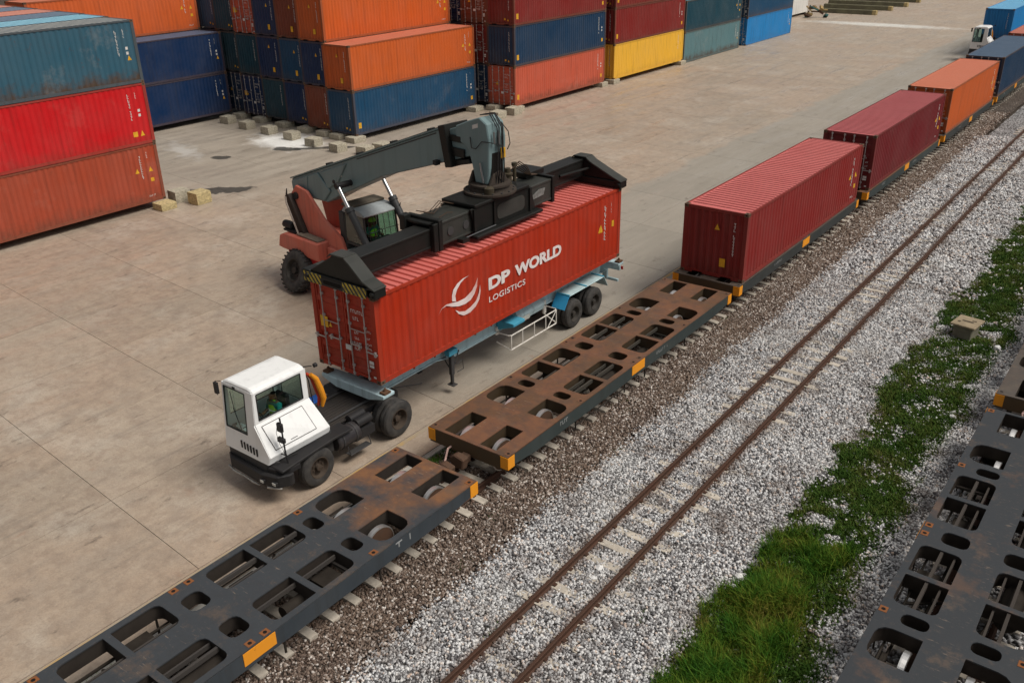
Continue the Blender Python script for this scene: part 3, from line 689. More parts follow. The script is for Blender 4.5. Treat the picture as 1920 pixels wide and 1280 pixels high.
COLS = {  # side colour, roof colour paled by dust and painted sky sheen, rust
 'hero': ((0.42, 0.026, 0.005), (0.60, 0.15, 0.13), .25), 'maroon': ((0.23, 0.016, 0.014), (0.56, 0.15, 0.14), .3), 'maroon2': ((0.15, 0.008, 0.012), (0.44, 0.11, 0.115), .25),
 'orange': ((0.56, 0.105, 0.018), (0.62, 0.22, 0.14), .25), 'orange2': ((0.62, 0.115, 0.025), (0.62, 0.23, 0.15), .3), 'navy': ((0.003, 0.024, 0.085), (0.13, 0.17, 0.25), .25),
 'navy2': ((0.003, 0.032, 0.082), (0.10, 0.15, 0.22), .3), 'blue': ((0.005, 0.055, 0.125), (0.15, 0.22, 0.28), .5), 'teal': ((0.028, 0.10, 0.15), (0.34, 0.33, 0.31), .75),
 'red': ((0.55, 0.006, 0.010), (0.55, 0.10, 0.09), .3), 'brick': ((0.37, 0.062, 0.028), (0.45, 0.15, 0.10), .6), 'darkred': ((0.20, 0.013, 0.011), (0.33, 0.08, 0.07), .35),
 'brown': ((0.20, 0.045, 0.022), (0.3, 0.1, 0.07), .5), 'coral': ((0.52, 0.095, 0.05), (0.5, 0.2, 0.15), .8), 'yellow': ((0.80, 0.44, 0.04), (0.7, 0.45, 0.15), .2),
 'fadedteal': ((0.10, 0.20, 0.22), (0.25, 0.3, 0.3), .7), 'sky': ((0.01, 0.21, 0.52), (0.22, 0.52, 0.72), .3), 'lightblue': ((0.10, 0.33, 0.48), (0.30, 0.55, 0.66), .3),
 'slate': ((0.05, 0.09, 0.15), (0.20, 0.26, 0.34), .4), 'salmon': ((0.55, 0.18, 0.12), (0.66, 0.30, 0.23), .4), 'deepteal': ((0.004, 0.048, 0.075), (0.1, 0.2, 0.25), .4)}
DARKHOLE = plain('dark_hole', (0.012, 0.010, 0.009), .9, 0, 0, 4, 0)
def cmat(c, what):
    s, r, ru = COLS[c]
    if what == 'side': return paint(c + '_paint', s, ru, .42, .48, low={'teal': .95, 'brick': .45, 'coral': .5, 'fadedteal': .8, 'red': .3, 'blue': .35}.get(c, .14))
    if what == 'roof': return paint(c + '_roof_paint', mixc(s, r, .35), ru * .5, .25, .6, dust=.10, dust_sheen=r)
    if what == 'end': return paint(c + '_end_paint', mixc(s, (.05, .03, .02), .12), ru, .45, .5, low=.25)
    if what == 'frame': return paint(c + '_frame_paint', mixc(s, (.10, .06, .035), .15 if c in ('hero', 'maroon', 'maroon2', 'yellow', 'sky') else .5), min(1, ru * 2.2), .5, .6)
def container(x, y, z, c, near, label, group, H=2.591, marks=0, cat='container', frame=None, rz=0.0, far_detail=False, both=False):
    """x = right face, y = near end, z = underside"""
    t = root('shipping_container', label, cat, (x - CW / 2, y + CL / 2, z), rz, group)
    fc = cmat(frame or c, 'frame')
    link('frame', cm_(('f', H), frame_mesh, H), fc, t); None
    for sx in (-1, 1):
        for sy in (-1, 1):
            for z_ in (.059, H - .059):
                q = link('corner_casting', cm_('c1', lambda: MB().box(-.081, .081, -.089, .089, -.059, .059).mesh('corner_casting')), CAST if not frame else fc, t); q.location = (sx * (CW / 2 - .081), sy * (CL / 2 - .089), z_)
    if not far_detail: stuff(link('casting_hole', cm_(('h', H), hole_mesh, H), DARKHOLE, t))
    sm = cm_(('s', H), side_mesh, H); a = link('side_wall', sm, cmat(c, 'side'), t); b = link('side_wall', sm, cmat(c, 'side'), t); b.scale = (-1, 1, 1)
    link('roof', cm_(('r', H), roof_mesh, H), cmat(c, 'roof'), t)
    ny = -1
    link('end_wall', cm_(('e', H, ny if near == 'wall' else 1), end_mesh, H, ny if near == 'wall' else 1), cmat(c, 'end'), t)
    dy = 1 if near == 'wall' else -1
    if near != 'wall' or both:
        for sx in (-1, 1):
            d = link('door', cm_(('d', H, dy, sx), door_mesh, H, dy, sx), cmat(frame or c, 'end'), t)
            for xr in (.22, .80): link('lock_rod', cm_(('l', H, dy, sx, xr), rods_mesh, H, dy, sx, xr), STEEL, d)
        stuff(link('door_marking', cm_(('dm', H, marks % 3), door_marks, H, marks % 3), WHITE, t))
        for q in cm_(('ds', H, marks % 2), lambda: islands(door_stickers(H, marks % 2))): link('warning_sticker', q, YEL, t)
    else:
        for sx in (-1, 1): link('door', cm_(('d', H, dy, sx), door_mesh, H, dy, sx), cmat(c, 'end'), t)
        stuff(link('end_marking', cm_(('em', H, marks % 3), end_marks, H, -1, marks % 3), WHITE, t))
        if marks < 5:
            for q in cm_(('es', H, marks % 3), lambda: islands(end_stickers(H, -1, marks % 3))): link('end_sticker', q, YEL, t)
    if marks >= 0:
        stuff(link('side_marking', cm_(('sm', H, marks), side_marks, H, marks), WHITE, t))
        for q in cm_(('ss', H, marks), lambda: islands(side_stickers(H, marks))): link('warning_sticker', q, YEL, t)
    return t

# --- the red container under the spreader
HERO_H = 2.557
hero = container(-4.18, -13.74, 1.82, 'hero', 'doors', 'bright red container with white company lettering held by the reach stacker over the trailer', 'x', H=HERO_H, marks=5)
del hero['group']; hero.rotation_euler = (0, 0, -0.006)
def flat_on(me):
    me.transform(Matrix(((0, 0, 1, WX + .006), (1, 0, 0, 0), (0, 1, 0, 0), (0, 0, 0, 1)))); return me
def hero_print():
    # wall coordinates: local y = world y + 7.64, local z = world z - 1.82
    oy, oz = 7.644, 1.82
    k = NT('white_vinyl_lettering'); v = k.coord(); f = k.noise(v, 5, 5, .6, .35, .75)
    big = k.fin(k.mix(k.mul(f, .35), (.80, .76, .74), (.5, .2, .16)), .5)
    k = NT('white_fading_logo'); v = k.coord(); Y = k.xyz(v)[1]; f = k.noise(v, 1.1, 3, .5, .35, .65)
    logo = k.fin(k.mix(k.mul(f, .8), (.80, .70, .68), (.55, .19, .15)), .5)
    def place(me, y0, z0, w_, h):
        xs = [v.co.x for v in me.vertices]; ys = [v.co.y for v in me.vertices]
        sx, sy = w_ / (max(xs) - min(xs)), h / (max(ys) - min(ys)); mx, my = min(xs), min(ys)
        for v in me.vertices: v.co = Vector(((v.co.x - mx) * sx + y0, (v.co.y - my) * sy + z0, 0))
        return me
    def word(name, s_, ya, yb, za, zb, off, lab, sp=1.0):
        me = place(text_mesh(s_, 1.0, off, 0, sp), ya + oy, za - oz, yb - ya, zb - za); me.name = name
        o = link(name, flat_on(me), big, hero); o['label'] = lab
    word('lettering', 'DP', -9.07, -8.02, 3.00, 3.39, .048, 'large white letters DP')
    word('lettering', 'WORLD', -7.78, -5.26, 3.00, 3.39, .048, 'large white letters WORLD')
    word('lettering', 'LOGISTICS', -9.07, -7.25, 2.60, 2.79, .014, 'small white letters LOGISTICS', 1.12)
    C8 = lambda a, b: pix_on_x(820 + a / 6.857, 440 + b / 6.857, -4.17)
    sw = [[(420, 525), (340, 565), (270, 630), (220, 710), (202, 790), (205, 862), (255, 858), (245, 790), (265, 710), (315, 620), (365, 565)],
          [(30, 1035), (70, 955), (130, 900), (200, 880), (280, 862), (370, 815), (450, 730), (500, 640), (530, 550), (522, 660), (490, 760), (440, 840), (370, 893), (290, 922), (200, 926), (130, 918), (75, 955)],
          [(245, 970), (300, 992), (370, 983), (440, 930), (510, 850), (545, 750), (560, 640), (568, 720), (552, 830), (505, 925), (435, 1000), (355, 1040), (290, 1022)]]
    for p in sw:
        me = flat([[C8(*q) for q in p]], 'logo_swoosh'); me.transform(Matrix.Translation((oy, -oz, 0)))
        bm = bmesh.new(); bm.from_mesh(me); bmesh.ops.triangulate(bm, faces=bm.faces); bm.to_mesh(me); bm.free()
        link('logo_swoosh', flat_on(me), logo, hero)
def pix_on_x(px, py, X0):
    d = fw + rr * ((px - 960) / FPX) - uu * ((py - 640) / FPX); c = cam.matrix_world.translation; t = (X0 - c.x) / d.x; p = c + d * t; return (p.y, p.z)
hero_print()

# --- train containers
TG = 'containers riding on the train'
container(0, 0, 1.162, 'maroon', 'wall', 'first loaded train container, dull red with strongly ribbed roof and plain ribbed end', TG, H=2.541, marks=0)
container(0, 13.98, 1.162, 'maroon2', 'doors', 'dark maroon train container directly behind the ribbed-roof red one', TG, H=2.541, marks=0)
container(0, 27.65, 1.162, 'orange', 'doors', 'bright orange container on the train between the maroon and navy ones', TG, H=2.541, marks=0)
container(0, 41.4, 1.162, 'navy2', 'doors', 'navy blue container on the train behind the orange one', TG, H=2.541, marks=0)
container(0, 55.2, 1.162, 'coral', 'doors', 'salmon-roofed train container at the right edge beside the distant truck', TG, H=2.541, marks=0)

# --- stacks of the yard
SG = 'containers stacked in the yard'
HH = 2.76
def stack(x, y, z0, lev, H=HH):
    for k, (c, near, mk, lab) in enumerate(lev):
        if c is None: continue
        container(x + random.uniform(-.015, .015), y + random.uniform(-.02, .02), z0 + k * (H + .012), c, near, lab, SG, H=H, marks=mk)
Z0 = 0.35
# left stack
stack(-29.42, -3.82 - CL, Z0, [('brick', 'wall', 0, 'faded brick red container at the bottom of the large left-hand stack'), ('red', 'wall', 2, 'vivid scarlet container in the middle of the left-hand stack'),
      ('teal', 'wall', 1, 'weathered steel blue container on top of the left-hand stack')], H=2.86)
roofs = [(-31.92, -3.55, 'lightblue', 'pale sky blue roofed container on top, just behind the weathered steel blue one'), (-34.42, -3.35, 'slate', 'slate blue roofed container between the pale blue and salmon roofs'),
         (-36.92, -3.25, 'salmon', 'salmon roofed container in the upper left between two slate ones'), (-39.42, -3.15, 'slate', 'slate roofed container fifth row back in the left stack'), (-41.92, -3.05, 'salmon', 'pinkish roofed container at the top left corner, sixth row back')]
for i, (x, y, c, lab) in enumerate(roofs):
    for k in range(3):
        cc = c if k == 2 else random.choice(['navy', 'brick', 'blue'])
        container(x, y - CL, Z0 + k * 2.872, cc, 'wall', lab if k == 2 else ['bottom', 'middle'][k] + ' tier container under the ' + ['pale sky blue roofed one', 'slate blue roofed one', 'salmon roofed one', 'slate roofed one of the fifth row', 'pinkish roofed one of the sixth row'][i], SG, H=2.86, marks=5)
# navy pair and the orange one above, behind the left stack
stack(-45.0, 12.05 - CL, Z0, [('navy', 'wall', 1, 'lower of the two plain navy containers behind the left-hand stack'), ('navy', 'wall', 1, 'upper of the two plain navy containers, its grey-blue roof showing')])
stack(-47.6, 12.3 - CL, Z0, [('navy2', 'wall', 5, 'navy container hidden behind the lower plain navy one'), ('navy2', 'wall', 5, 'navy container hidden behind the upper plain navy one'), ('orange2', 'wall', 3, 'long orange container with white stencils high behind the scarlet one')])
# middle block: seven columns seen end on
PX = 2.455
MBK = [(-31.33, 11.33, [('blue', 'wall', 4, 'blue container at the bottom front corner of the middle block, pale drips on its side'), ('orange', 'wall', 3, 'orange container resting on the blue one at the corner of the middle block')]),
 (-31.33 - PX, 11.62, [('brown', 'wall', 1, 'brick brown end of the ground container next to the blue corner one'), ('navy', 'wall', 2, 'navy end between the corner orange container and a teal end'), ('orange', 'wall', 3, 'topmost orange container of the middle block, set back one row')]),
 (-31.33 - 2 * PX, 11.9, [('navy', 'wall', 1, 'navy end on the ground left of the brick brown one'), ('blue', 'wall', 2, 'teal blue end with a white stencil and yellow square, second level'), ('brown', 'wall', 2, 'brown end with yellow marks on the third level')]),
 (-31.33 - 3 * PX, 12.0, [('deepteal', 'wall', 5, 'dark teal end on the ground between navy and double doors'), ('navy', 'wall', 0, 'navy end with an orange square on the second level'), ('navy', 'wall', 2, 'navy end on the third level beside the orange doors')]),
 (-31.33 - 4 * PX, 12.15, [('navy', 'doors', 1, 'navy container with white-rodded doors on the ground, right of the other doors'), ('deepteal', 'wall', 5, 'plain dark teal end on the second level'), ('coral', 'doors', 1, 'rusty orange doors with white bars on the third level')]),
 (-31.33 - 5 * PX, 12.45, [('navy2', 'doors', 0, 'leftmost navy container with barred doors on the ground by the navy pair'), ('deepteal', 'wall', 1, 'leftmost teal end on the second level with rust at its foot'), ('deepteal', 'wall', 1, 'grimy dark teal end on the third level')]),
 (-31.33 - 6 * PX, 12.7, [('navy2', 'wall', 5, 'hidden navy container at the far left of the middle block'), ('navy', 'wall', 5, 'navy container just showing left of the dark teal ends'), ('slate', 'wall', 1, 'slate navy end at top left of the middle block, small green mark')])]
for x, y, lev in MBK: stack(x, y, Z0, lev)
# third block
B3 = [(-28.4, 24.35, [('coral', 'doors', 4, 'scuffed coral container with barred brown doors at the foot of the third block'), ('navy2', 'wall', 4, 'navy container with yellow squares above the coral one'), ('darkred', 'wall', 4, 'dark red container third level of the third block')]),
 (-30.87, 24.45, [('navy2', 'doors', 0, 'dark navy doors on the ground behind the coral container'), ('darkred', 'doors', 1, 'maroon doors on the second level behind the navy container'), ('brown', 'doors', 0, 'brown doors with white bars on the third level of the third block')]),
 (-33.34, 24.6, [('brown', 'wall', 5, 'brown ground container deep in the third block'), ('navy', 'wall', 5, 'navy second level container deep in the third block'), ('navy', 'doors', 0, 'navy doors glimpsed left of the brown doors')]),
 (-28.25, 37.75, [('yellow', 'wall', 5, 'mustard yellow container standing on blocks'), ('darkred', 'wall', 4, 'plain dark red container on top of the yellow one'), ('darkred', 'wall', 4, 'uppermost dark red container above the yellow stack')]),
 (-30.75, 37.9, [('darkred', 'wall', 5, 'ground container hidden behind the yellow one'), ('darkred', 'wall', 5, 'second level container hidden behind the yellow stack'), ('brown', 'wall', 5, 'third level container hidden behind the yellow stack')])]
for x, y, lev in B3: stack(x, y, Z0, lev)
stack(-28.3, 50.25, 0.02, [('fadedteal', 'wall', 1, 'faded streaky teal container on the ground past the yellow one'), ('deepteal', 'wall', 0, 'deep teal container above the faded teal one')], H=2.72)
stack(-28.3, 64.1, 0.02, [('sky', 'doors', 1, 'bright sky blue container at the far end of the rows'), ('blue', 'doors', 1, 'dark teal container on top of the bright sky blue one')], H=2.72)
stack(-30.8, 64.3, 0.02, [('navy', 'doors', 1, 'navy container behind the bright sky blue one'), ('navy', 'doors', 1, 'upper navy container behind the dark teal one')], H=2.72)

# --- concrete blocks
BLK = [plain('block_concrete', (0.54, 0.49, 0.38), .95, 0, .8, 3.5, .5), plain('block_concrete_yellowed', (0.62, 0.50, 0.26), .95, 0, .75, 3.5, .5)]
bmesh_ = None
def block(x, y, label, rz=0, s=(.42, .55, .42), y_=0, z=0):
    b = bpy.data.meshes.get('concrete_block')
    if b is None:
        mb = MB().box(-1, 1, -1, 1, 0, 2); b = mb.mesh('concrete_block'); bm = bmesh.new(); bm.from_mesh(b)
        bmesh.ops.subdivide_edges(bm, edges=bm.edges, cuts=3, use_grid_fill=True)
        for v in bm.verts:
            q = max(abs(v.co.x), abs(v.co.y), abs(v.co.z - 1)); n_ = sum(abs(abs(c_) - 1) < .01 for c_ in (v.co.x, v.co.y, v.co.z - 1))
            k_ = 1 - .022 * (n_ - 1) * random.uniform(.2, 1.4); v.co = Vector((v.co.x * k_, v.co.y * k_, 1 + (v.co.z - 1) * k_))
        bm.to_mesh(b); bm.free()
    o = link('concrete_block', b, BLK[y_]); o.location = (x, y, z); o.rotation_euler = (0, 0, rz); o.scale = (s[0], s[1], s[2] / 2 if False else s[2])
    return tag(o, label, 'concrete block', 'concrete support blocks')
HB = 0.165
sz = (.38, .46, .165)
def blk(x, y, label, rz=None, yl=0, big=1.0): block(x, y, label, random.uniform(-.15, .15) if rz is None else rz, (.36 * big, .42 * big, .172 if big == 1.0 else .21), yl)
front = [(-43.3, 10.4, 'leftmost loose block, beside the navy pair of containers'), (-40.7, 10.0, 'second block from the left in the front line before the middle block'), (-38.1, 9.8, 'front line block just left of the white powder'),
         (-35.5, 9.55, 'front line block standing in the white powder'), (-32.9, 9.1, 'front line block at the right end of the white powder'), (-30.5, 8.95, 'front line block beside the dark stain'), (-28.55, 9.35, 'block nearest the reach stacker boom in front of the blue container')]
for x, y, l in front: block(x, y, l, random.uniform(-.12, .12), (.42, .40, .25), 0)
back = [(-44.0, 12.1, 'shaded block under the leftmost barred doors'), (-41.6, 12.0, 'shaded block under the second pair of barred doors'), (-38.9, 11.8, 'shaded block under the dark teal end'), (-36.4, 11.6, 'shaded block under the navy end'),
        (-34.4, 11.5, 'shaded block between the navy and brick brown ends'), (-33.0, 11.4, 'shaded block under the brick brown end'), (-31.4, 11.3, 'block under the near corner of the blue container'), (-28.7, 11.0, 'block out in the open right of the blue container corner'),
        (-31.1, 23.0, 'block under the far corner of the blue container')]
for x, y, l in back: block(x, y, l, random.uniform(-.08, .08), (.46, .5, .174), 0)
for x, y, l, yl in ((-28.95, -4.25, 'yellowed block under the right corner of the brick red container', 1), (-29.5, -3.0, 'grey block just behind the corner of the brick red container', 0), (-28.35, -2.6, 'free standing yellowed block right of the brick red container', 1)):
    block(x, y, l, random.uniform(-.1, .1), (.40, .44, .30 if y > -4 else .172), yl)
for x, y, l in ((-28.1, 21.9, 'block lying left of the coral container doors'), (-28.0, 23.6, 'front block before the coral container doors'), (-28.5, 24.6, 'block under the near corner of the coral container'), (-30.2, 24.2, 'dark block under the rear corner of the coral container doors'),
                (-28.6, 36.3, 'block under the far corner of the coral container'), (-28.5, 38.0, 'block under the near corner of the yellow container'), (-28.4, 49.7, 'block under the far corner of the yellow container')):
    block(x, y, l, random.uniform(-.1, .1), (.42, .5, .174 if 'under' in l else .25), 0)
# ---------------------------------------------------------------- flat wagons
def wagon_paint(name, a, b, th, grad=None, dark=(0.03, 0.03, 0.033)):
    k = NT(name); v = k.shift(k.coord()); vo = k.coord()
    f = k.noise(v, .55, 6, .65, .35, .65)
    if grad:
        Y = k.xyz(vo)[1]; f = k.mul(k.mul(f, .6), k.mul(k.step(Y, grad[0], grad[1]), .75), 'ADD')
    c = k.mix(k.step(f, th - .15, th + .18), a, b)
    c = k.mix(k.mul(k.noise(v, 3.5, 6, .7, .42, .7), .5), c, dark)
    c = k.mix(k.mul(k.noise(v, 12, 4, .7, .6, .75), .2), c, mixc(b, (.4, .3, .22), .5))
    mp = k.n('ShaderNodeMapping'); mp.inputs['Scale'].default_value = (1, 6, 1); mp.inputs['Rotation'].default_value = (0, 0, .3); k.l(v, mp.inputs[0])
    X = k.xyz(vo)[0]; ax = k.mul(X, 0, 'ABSOLUTE') if False else k.n('ShaderNodeMath', operation='ABSOLUTE').outputs[0]; k.l(X, ax.node.inputs[0])
    mid = k.step(ax, .36, .22)
    c = k.mix(k.mul(k.mul(k.noise(mp.outputs[0], 3.0, 5, .7, .62, .70), mid), .5), c, (.34, .25, .18))
    c = k.mix(k.mul(k.noise(v, 1.4, 7, .75, .55, .66), .45), c, (.13, .085, .055))
    k.bump(k.noise(v, 9, 5, .6, .2, .8), .2, .01); return k.fin(c, .68, .0)
WM = {'brown': (wagon_paint('rust_brown_deck', (.115, .058, .028), (.165, .072, .034), .5), (.030, .042, .042)),
      'dark': (wagon_paint('slate_deck_rusting', (.036, .041, .047), (.19, .085, .036), .98, (0.8, 5.2)), (.035, .045, .055)),
      'slate': (wagon_paint('slate_deck', (.024, .028, .033), (.10, .055, .035), .92), (.03, .034, .04)),
      'umber': (wagon_paint('umber_deck', (.085, .067, .052), (.075, .055, .042), .5), (.03, .035, .035))}
HOLES = [(.32, .86, .10, 1.24, .02), (.36, 1.15, 2.05, 2.98, 'c'), (.36, .86, 3.20, 3.54, .13), (.33, 1.15, 3.74, 4.70, 'a'), (.33, 1.15, 4.85, 5.86, 'b'), (.33, .87, 6.12, 6.58, .15)]
def hole_ring(h, sx, mirror):
    x0, x1, y0, y1, r = h
    if mirror: y0, y1 = 12.76 - y1, 12.76 - y0
    rr_ = {'c': [.02, .26, .26, .02], 'a': [.16, .16, .02, .02], 'b': [.02, .02, .16, .16]}.get(r, r)
    if mirror and isinstance(rr_, list): rr_ = [rr_[3], rr_[2], rr_[1], rr_[0]]
    if sx < 0: x0, x1 = -x1, -x0; rr_ = [rr_[1], rr_[0], rr_[3], rr_[2]] if isinstance(rr_, list) else rr_
    return rrect(x0, x1, y0 - 6.38, y1 - 6.38, rr_)
rings = [hole_ring(h, sx, mi) for h in HOLES for sx in (-1, 1) for mi in (False, True) if not (h[2] == 6.12 and mi)]
HW, HL = 1.295, 6.38
outer = [(-HW, -HL), (HW, -HL), (HW, HL), (-HW, HL)]
deck_top = poly_mesh('deck_plate', outer, rings, 1.128, 1.156)
# girder: same openings but 2 cm wider so the plate edge stands proud, hollow between the webs
def grow(r, d):
    cx = sum(p[0] for p in r) / len(r); cy = sum(p[1] for p in r) / len(r); return [(p[0] + math.copysign(d, p[0] - cx), p[1] + math.copysign(d, p[1] - cy)) for p in r]
girder = poly_mesh('girder', [(-HW + .03, -HL + .03), (HW - .03, -HL + .03), (HW - .03, HL - .03), (-HW + .03, HL - .03)], [grow(r, .02) for r in rings], .80, 1.128)
LOCKY = [-6.22, -2.97, -.13, .22, 3.07, 6.22]
def wheelset():
    m = MB()
    for s in (-1, 1):
        c = s * .53
        m.lathe([(c - .07, .18), (c - .07, .40), (c - .055, .425), (c + .03, .43), (c + .06, .43), (c + .07, .40), (c + .07, .18)] if s > 0 else
                [(c - .07, .18), (c - .07, .40), (c - .06, .43), (c - .03, .43), (c + .055, .425), (c + .07, .40), (c + .07, .18)], (0, 0, 0), 'x', 32)
    m.tube([(-.85, 0, 0), (.85, 0, 0)], .075, 10); return m.mesh('wheel')
WHM = wheelset()
WHM.materials.append(None); WHM.materials.append(None)
for p in WHM.polygons:
    if sum(math.hypot(WHM.vertices[i].co.y, WHM.vertices[i].co.z) for i in p.vertices) / len(p.vertices) > .405: p.material_index = 1
TREAD = NT('polished_tread'); TREAD = TREAD.fin((.80, .78, .76), .38, .9)
DKM = plain('dark_underframe', (.020, .016, .013), .8, 0, .5, 3); RUSTM = plain('rusty_casting', (.10, .055, .035), .85, 0, .5, 3, .3)
def wagon(style, cx, y0, label, group, train):
    top, side = WM[style]
    SD = paint(style + '_wagon_side', side, .55, .5, .6)
    t = root('flat_wagon', label, 'flat wagon', (cx, y0 + HL, 0), 0, group)
    link('deck', deck_top, top, t); link('girder', girder, plain(style + '_girder', mixc(mixc(side, (.08, .05, .03), .55), (0, 0, 0), .55) if style != 'brown' else (.050, .032, .016), .8, 0, .5, 3), t)
    for s in (-1, 1):
        x0, x1 = sorted((s * (HW - .028), s * (HW + .004)))
        zz = .74
        part('side_sill', MB().prism([(-HL, 1.12), (-HL, .86), (-HL + 1.2, zz), (HL - 1.2, zz), (HL, .86), (HL, 1.12)], x0, x1, 'x'), SD, t)
    for s in (-1, 1):
        y_0, y_1 = sorted((s * (HL - .028), s * (HL + .003)))
        part('headstock', MB().box(-HW + .03, HW - .03, y_0, y_1, .74, 1.126), plain(style + '_headstock', (.09, .058, .03) if style in ('brown', 'umber') else (.06, .05, .04), .8, 0, .5, 3), t)
        cp = MB().prism([(-.13, .62), (.13, .62), (.13, .84), (-.13, .84)], s * (HL + .003), s * (HL + .26), 'y')
        cp.prism([(-.18, .60), (.2, .60), (.24, .92), (-.05, .98), (-.2, .88)], s * (HL + .24), s * (HL + .47), 'y')
        part('coupler', cp, RUSTM, t, bevel=.03)
        part('brake_hose', MB().tube([(s * .55, s * (HL - .02), .82), (s * .56, s * (HL + .12), .80), (s * .52, s * (HL + .26), .62), (s * .46, s * (HL + .38), .55)], .028, 6), plain('pale_hose', (.55, .36, .32), .6, 0, .4, 6), t)
    # yellow corner and middle plates
    YM = paint('orange_yellow_plate', (.80, .30, .012), .35, .35, .55)
    for sy in (-1, 1):
        for sx in (-1, 1):
            m = MB(); x0, x1 = sorted((sx * (HW + .006), sx * (HW + .018))); ya, yb = sorted((sy * (HL - .26), sy * (HL + .012))); m.box(x0, x1, ya, yb, .80, 1.135)
            x0, x1 = sorted((sx * (HW - .22), sx * (HW + .006))); ya, yb = sorted((sy * (HL + .004), sy * (HL + .016))); m.box(x0, x1, ya, yb, .80, 1.135)
            part('corner_plate', m, YM, t)
    for sx in (-1, 1):
        x0, x1 = sorted((sx * (HW + .006), sx * (HW + .018))); part('side_plate', MB().box(x0, x1, -.38, .36, .84, 1.13), YM, t)
    # container locks on the deck
    LM = plain('rusty_lock_casting', (.25, .09, .03), .85, 0, .5, 8)
    lk = bpy.data.meshes.get('container_lock') or MB().box(-.075, .075, -.085, .085, 1.1565, 1.163).mesh('container_lock')
    lh = bpy.data.meshes.get('lock_hole') or MB().lathe([(1.1635, .042), (1.166, .038)], (0, 0, 0), 'z', 10).mesh('lock_hole')
    for y in LOCKY:
        for sx in (-1, 1):
            o = link('container_lock', lk, LM if style in ('dark', 'slate') else top, t); o.location = (sx * (HW - .10), y, 0); link('lock_hole', lh, DARKHOLE, o)
    # stringers and cross pieces seen down the openings
    m = MB()
    for sx in (-1, 1):
        for sy in (-1, 1):
            ya, yb = sorted((sy * .50, sy * 2.62)); 
            if (sx < 0) == (sy > 0) or style == 'slate': m.box(sx * .74 - .03, sx * .74 + .03, ya - .05, yb, 1.02, 1.12)
            m.box(*sorted((sx * .46, sx * .50)), ya - .05, yb, .96, 1.06)
            m.box(*sorted((sx * .31, sx * 1.17)), sy * 2.6 - .03, sy * 2.6 + .03, .80, .86)
    part('stringer', m, plain(style + '_stringer', mixc(side, (.07, .05, .035), .5), .8, 0, .5, 3), t, split=True)
    # gear under the floor
    part('air_reservoir', MB().lathe([(-.58, .05), (-.55, .19), (-.5, .22), (.5, .22), (.55, .19), (.58, .05)], (.72, -.95, .70), 'y', 18), DKM, t, smooth=True)
    part('brake_cylinder', MB().lathe([(-.3, .05), (-.29, .15), (.2, .15), (.22, .06), (.7, .03)], (.62, 1.35, .68), 'y', 16), DKM, t, smooth=True)
    m = MB()
    for (xa, ya, xb, yb) in ((-.9, -4, -.7, 4), (-.62, -3.9, -.55, 3.9), (.2, -3.6, .5, -1.2), (.3, 1.9, .1, 3.8), (-1.0, -1.9, -.4, -1.5), (-1.05, 2.2, -.4, 1.4)): m.tube([(xa, ya, .62), (xb, yb, .64)], .03, 6)
    m.tube([(-1.0, -4.2, .72), (-1.0, 4.2, .72)], .025, 6); m.tube([(-.8, -2.3, .55), (.8, -2.3, .55)], .04, 6); m.tube([(-.8, 2.3, .55), (.8, 2.3, .55)], .04, 6)
    m.box(-1.05, -.6, -1.6, -.9, .55, .8); m.box(.35, .9, 2.0, 2.5, .5, .78); m.box(-.9, -.5, .9, 1.5, .5, .72)
    part('brake_rigging', m, DKM, t, split=True)
    m = MB()
    for s in (-1, 1): 
        for y in (-3.2, -.6, .6, 3.2): m.box(*sorted((s * 1.18, s * 1.21)), y - .02, y + .02, .35, .8)
        m.tube([(s * 1.2, -3.2, .5), (s * 1.2, -.6, .5)], .02, 5)
    part('step_iron', m, DKM, t, split=True)
    for s in (-1, 1):
        b = part('bogie_frame', MB((0, 0, 0)).box(-.99, -.87, s * 4.75 - 1.25, s * 4.75 + 1.25, .42, .66).box(.87, .99, s * 4.75 - 1.25, s * 4.75 + 1.25, .42, .66).box(-.95, .95, s * 4.75 - .2, s * 4.75 + .2, .5, .78), DKM, t, bevel=.03)
        for q in (-.92, .92):
            o = link('wheel', WHM, RUSTM, b); o.material_slots[1].link = 'OBJECT'; o.material_slots[1].material = TREAD; o.location = (0, s * 4.75 + q, .61)
    # unreadable stencilled number on both sills, small signs
    rs = random.Random(int(y0 * 10) + 5); g = glyph_row(-3.2, .96, 13, .085, rs)
    if style == 'brown': g = glyph_row(1.1, .94, 11, .09, rs) + glyph_row(-4.1, .95, 5, .12, rs)
    if style == 'dark': g += [R_(3.62, 1.05, .2, .04), R_(3.70, .94, .04, .11), R_(4.05, .93, .03, .16)]
    me = flat(g, 'sill_stencil'); me.transform(Matrix(((0, 0, 1, HW + .0065), (1, 0, 0, 0), (0, 1, 0, 0), (0, 0, 0, 1)))); stuff(link('sill_stencil', me, plain('faint_stencil', (.34, .35, .35), .7, 0, .5, 8, 0), t))
    return t
TG1 = 'flat wagons of the train beside the apron'
wagon('dark', -1.25, -27.72, 'empty slate grey flat wagon, rusting at one end, nearest the camera at the bottom', TG1, 1)
wagon('brown', -1.25, -13.76, 'empty rust brown flat wagon with open deck beside the red container trailer', TG1, 1)
LBL = ['flat wagon carrying the ribbed-roof red container', 'flat wagon carrying the dark maroon container', 'flat wagon carrying the bright orange container', 'flat wagon carrying the navy container', 'flat wagon under the salmon-roofed container']
for i, yy in enumerate((-.33, 13.66, 27.36, 41.1, 54.9)): wagon('brown' if i % 2 else 'umber', -1.25, yy, LBL[i], TG1, 1)
wagon('slate', 10.23, -17.15, 'dark slate flat wagon with many openings at the lower right edge', 'empty wagons at the right edge', 2)
wagon('umber', 10.23, -3.45, 'umber flat wagon end at the right edge, behind the dark slate one', 'empty wagons at the right edge', 2)
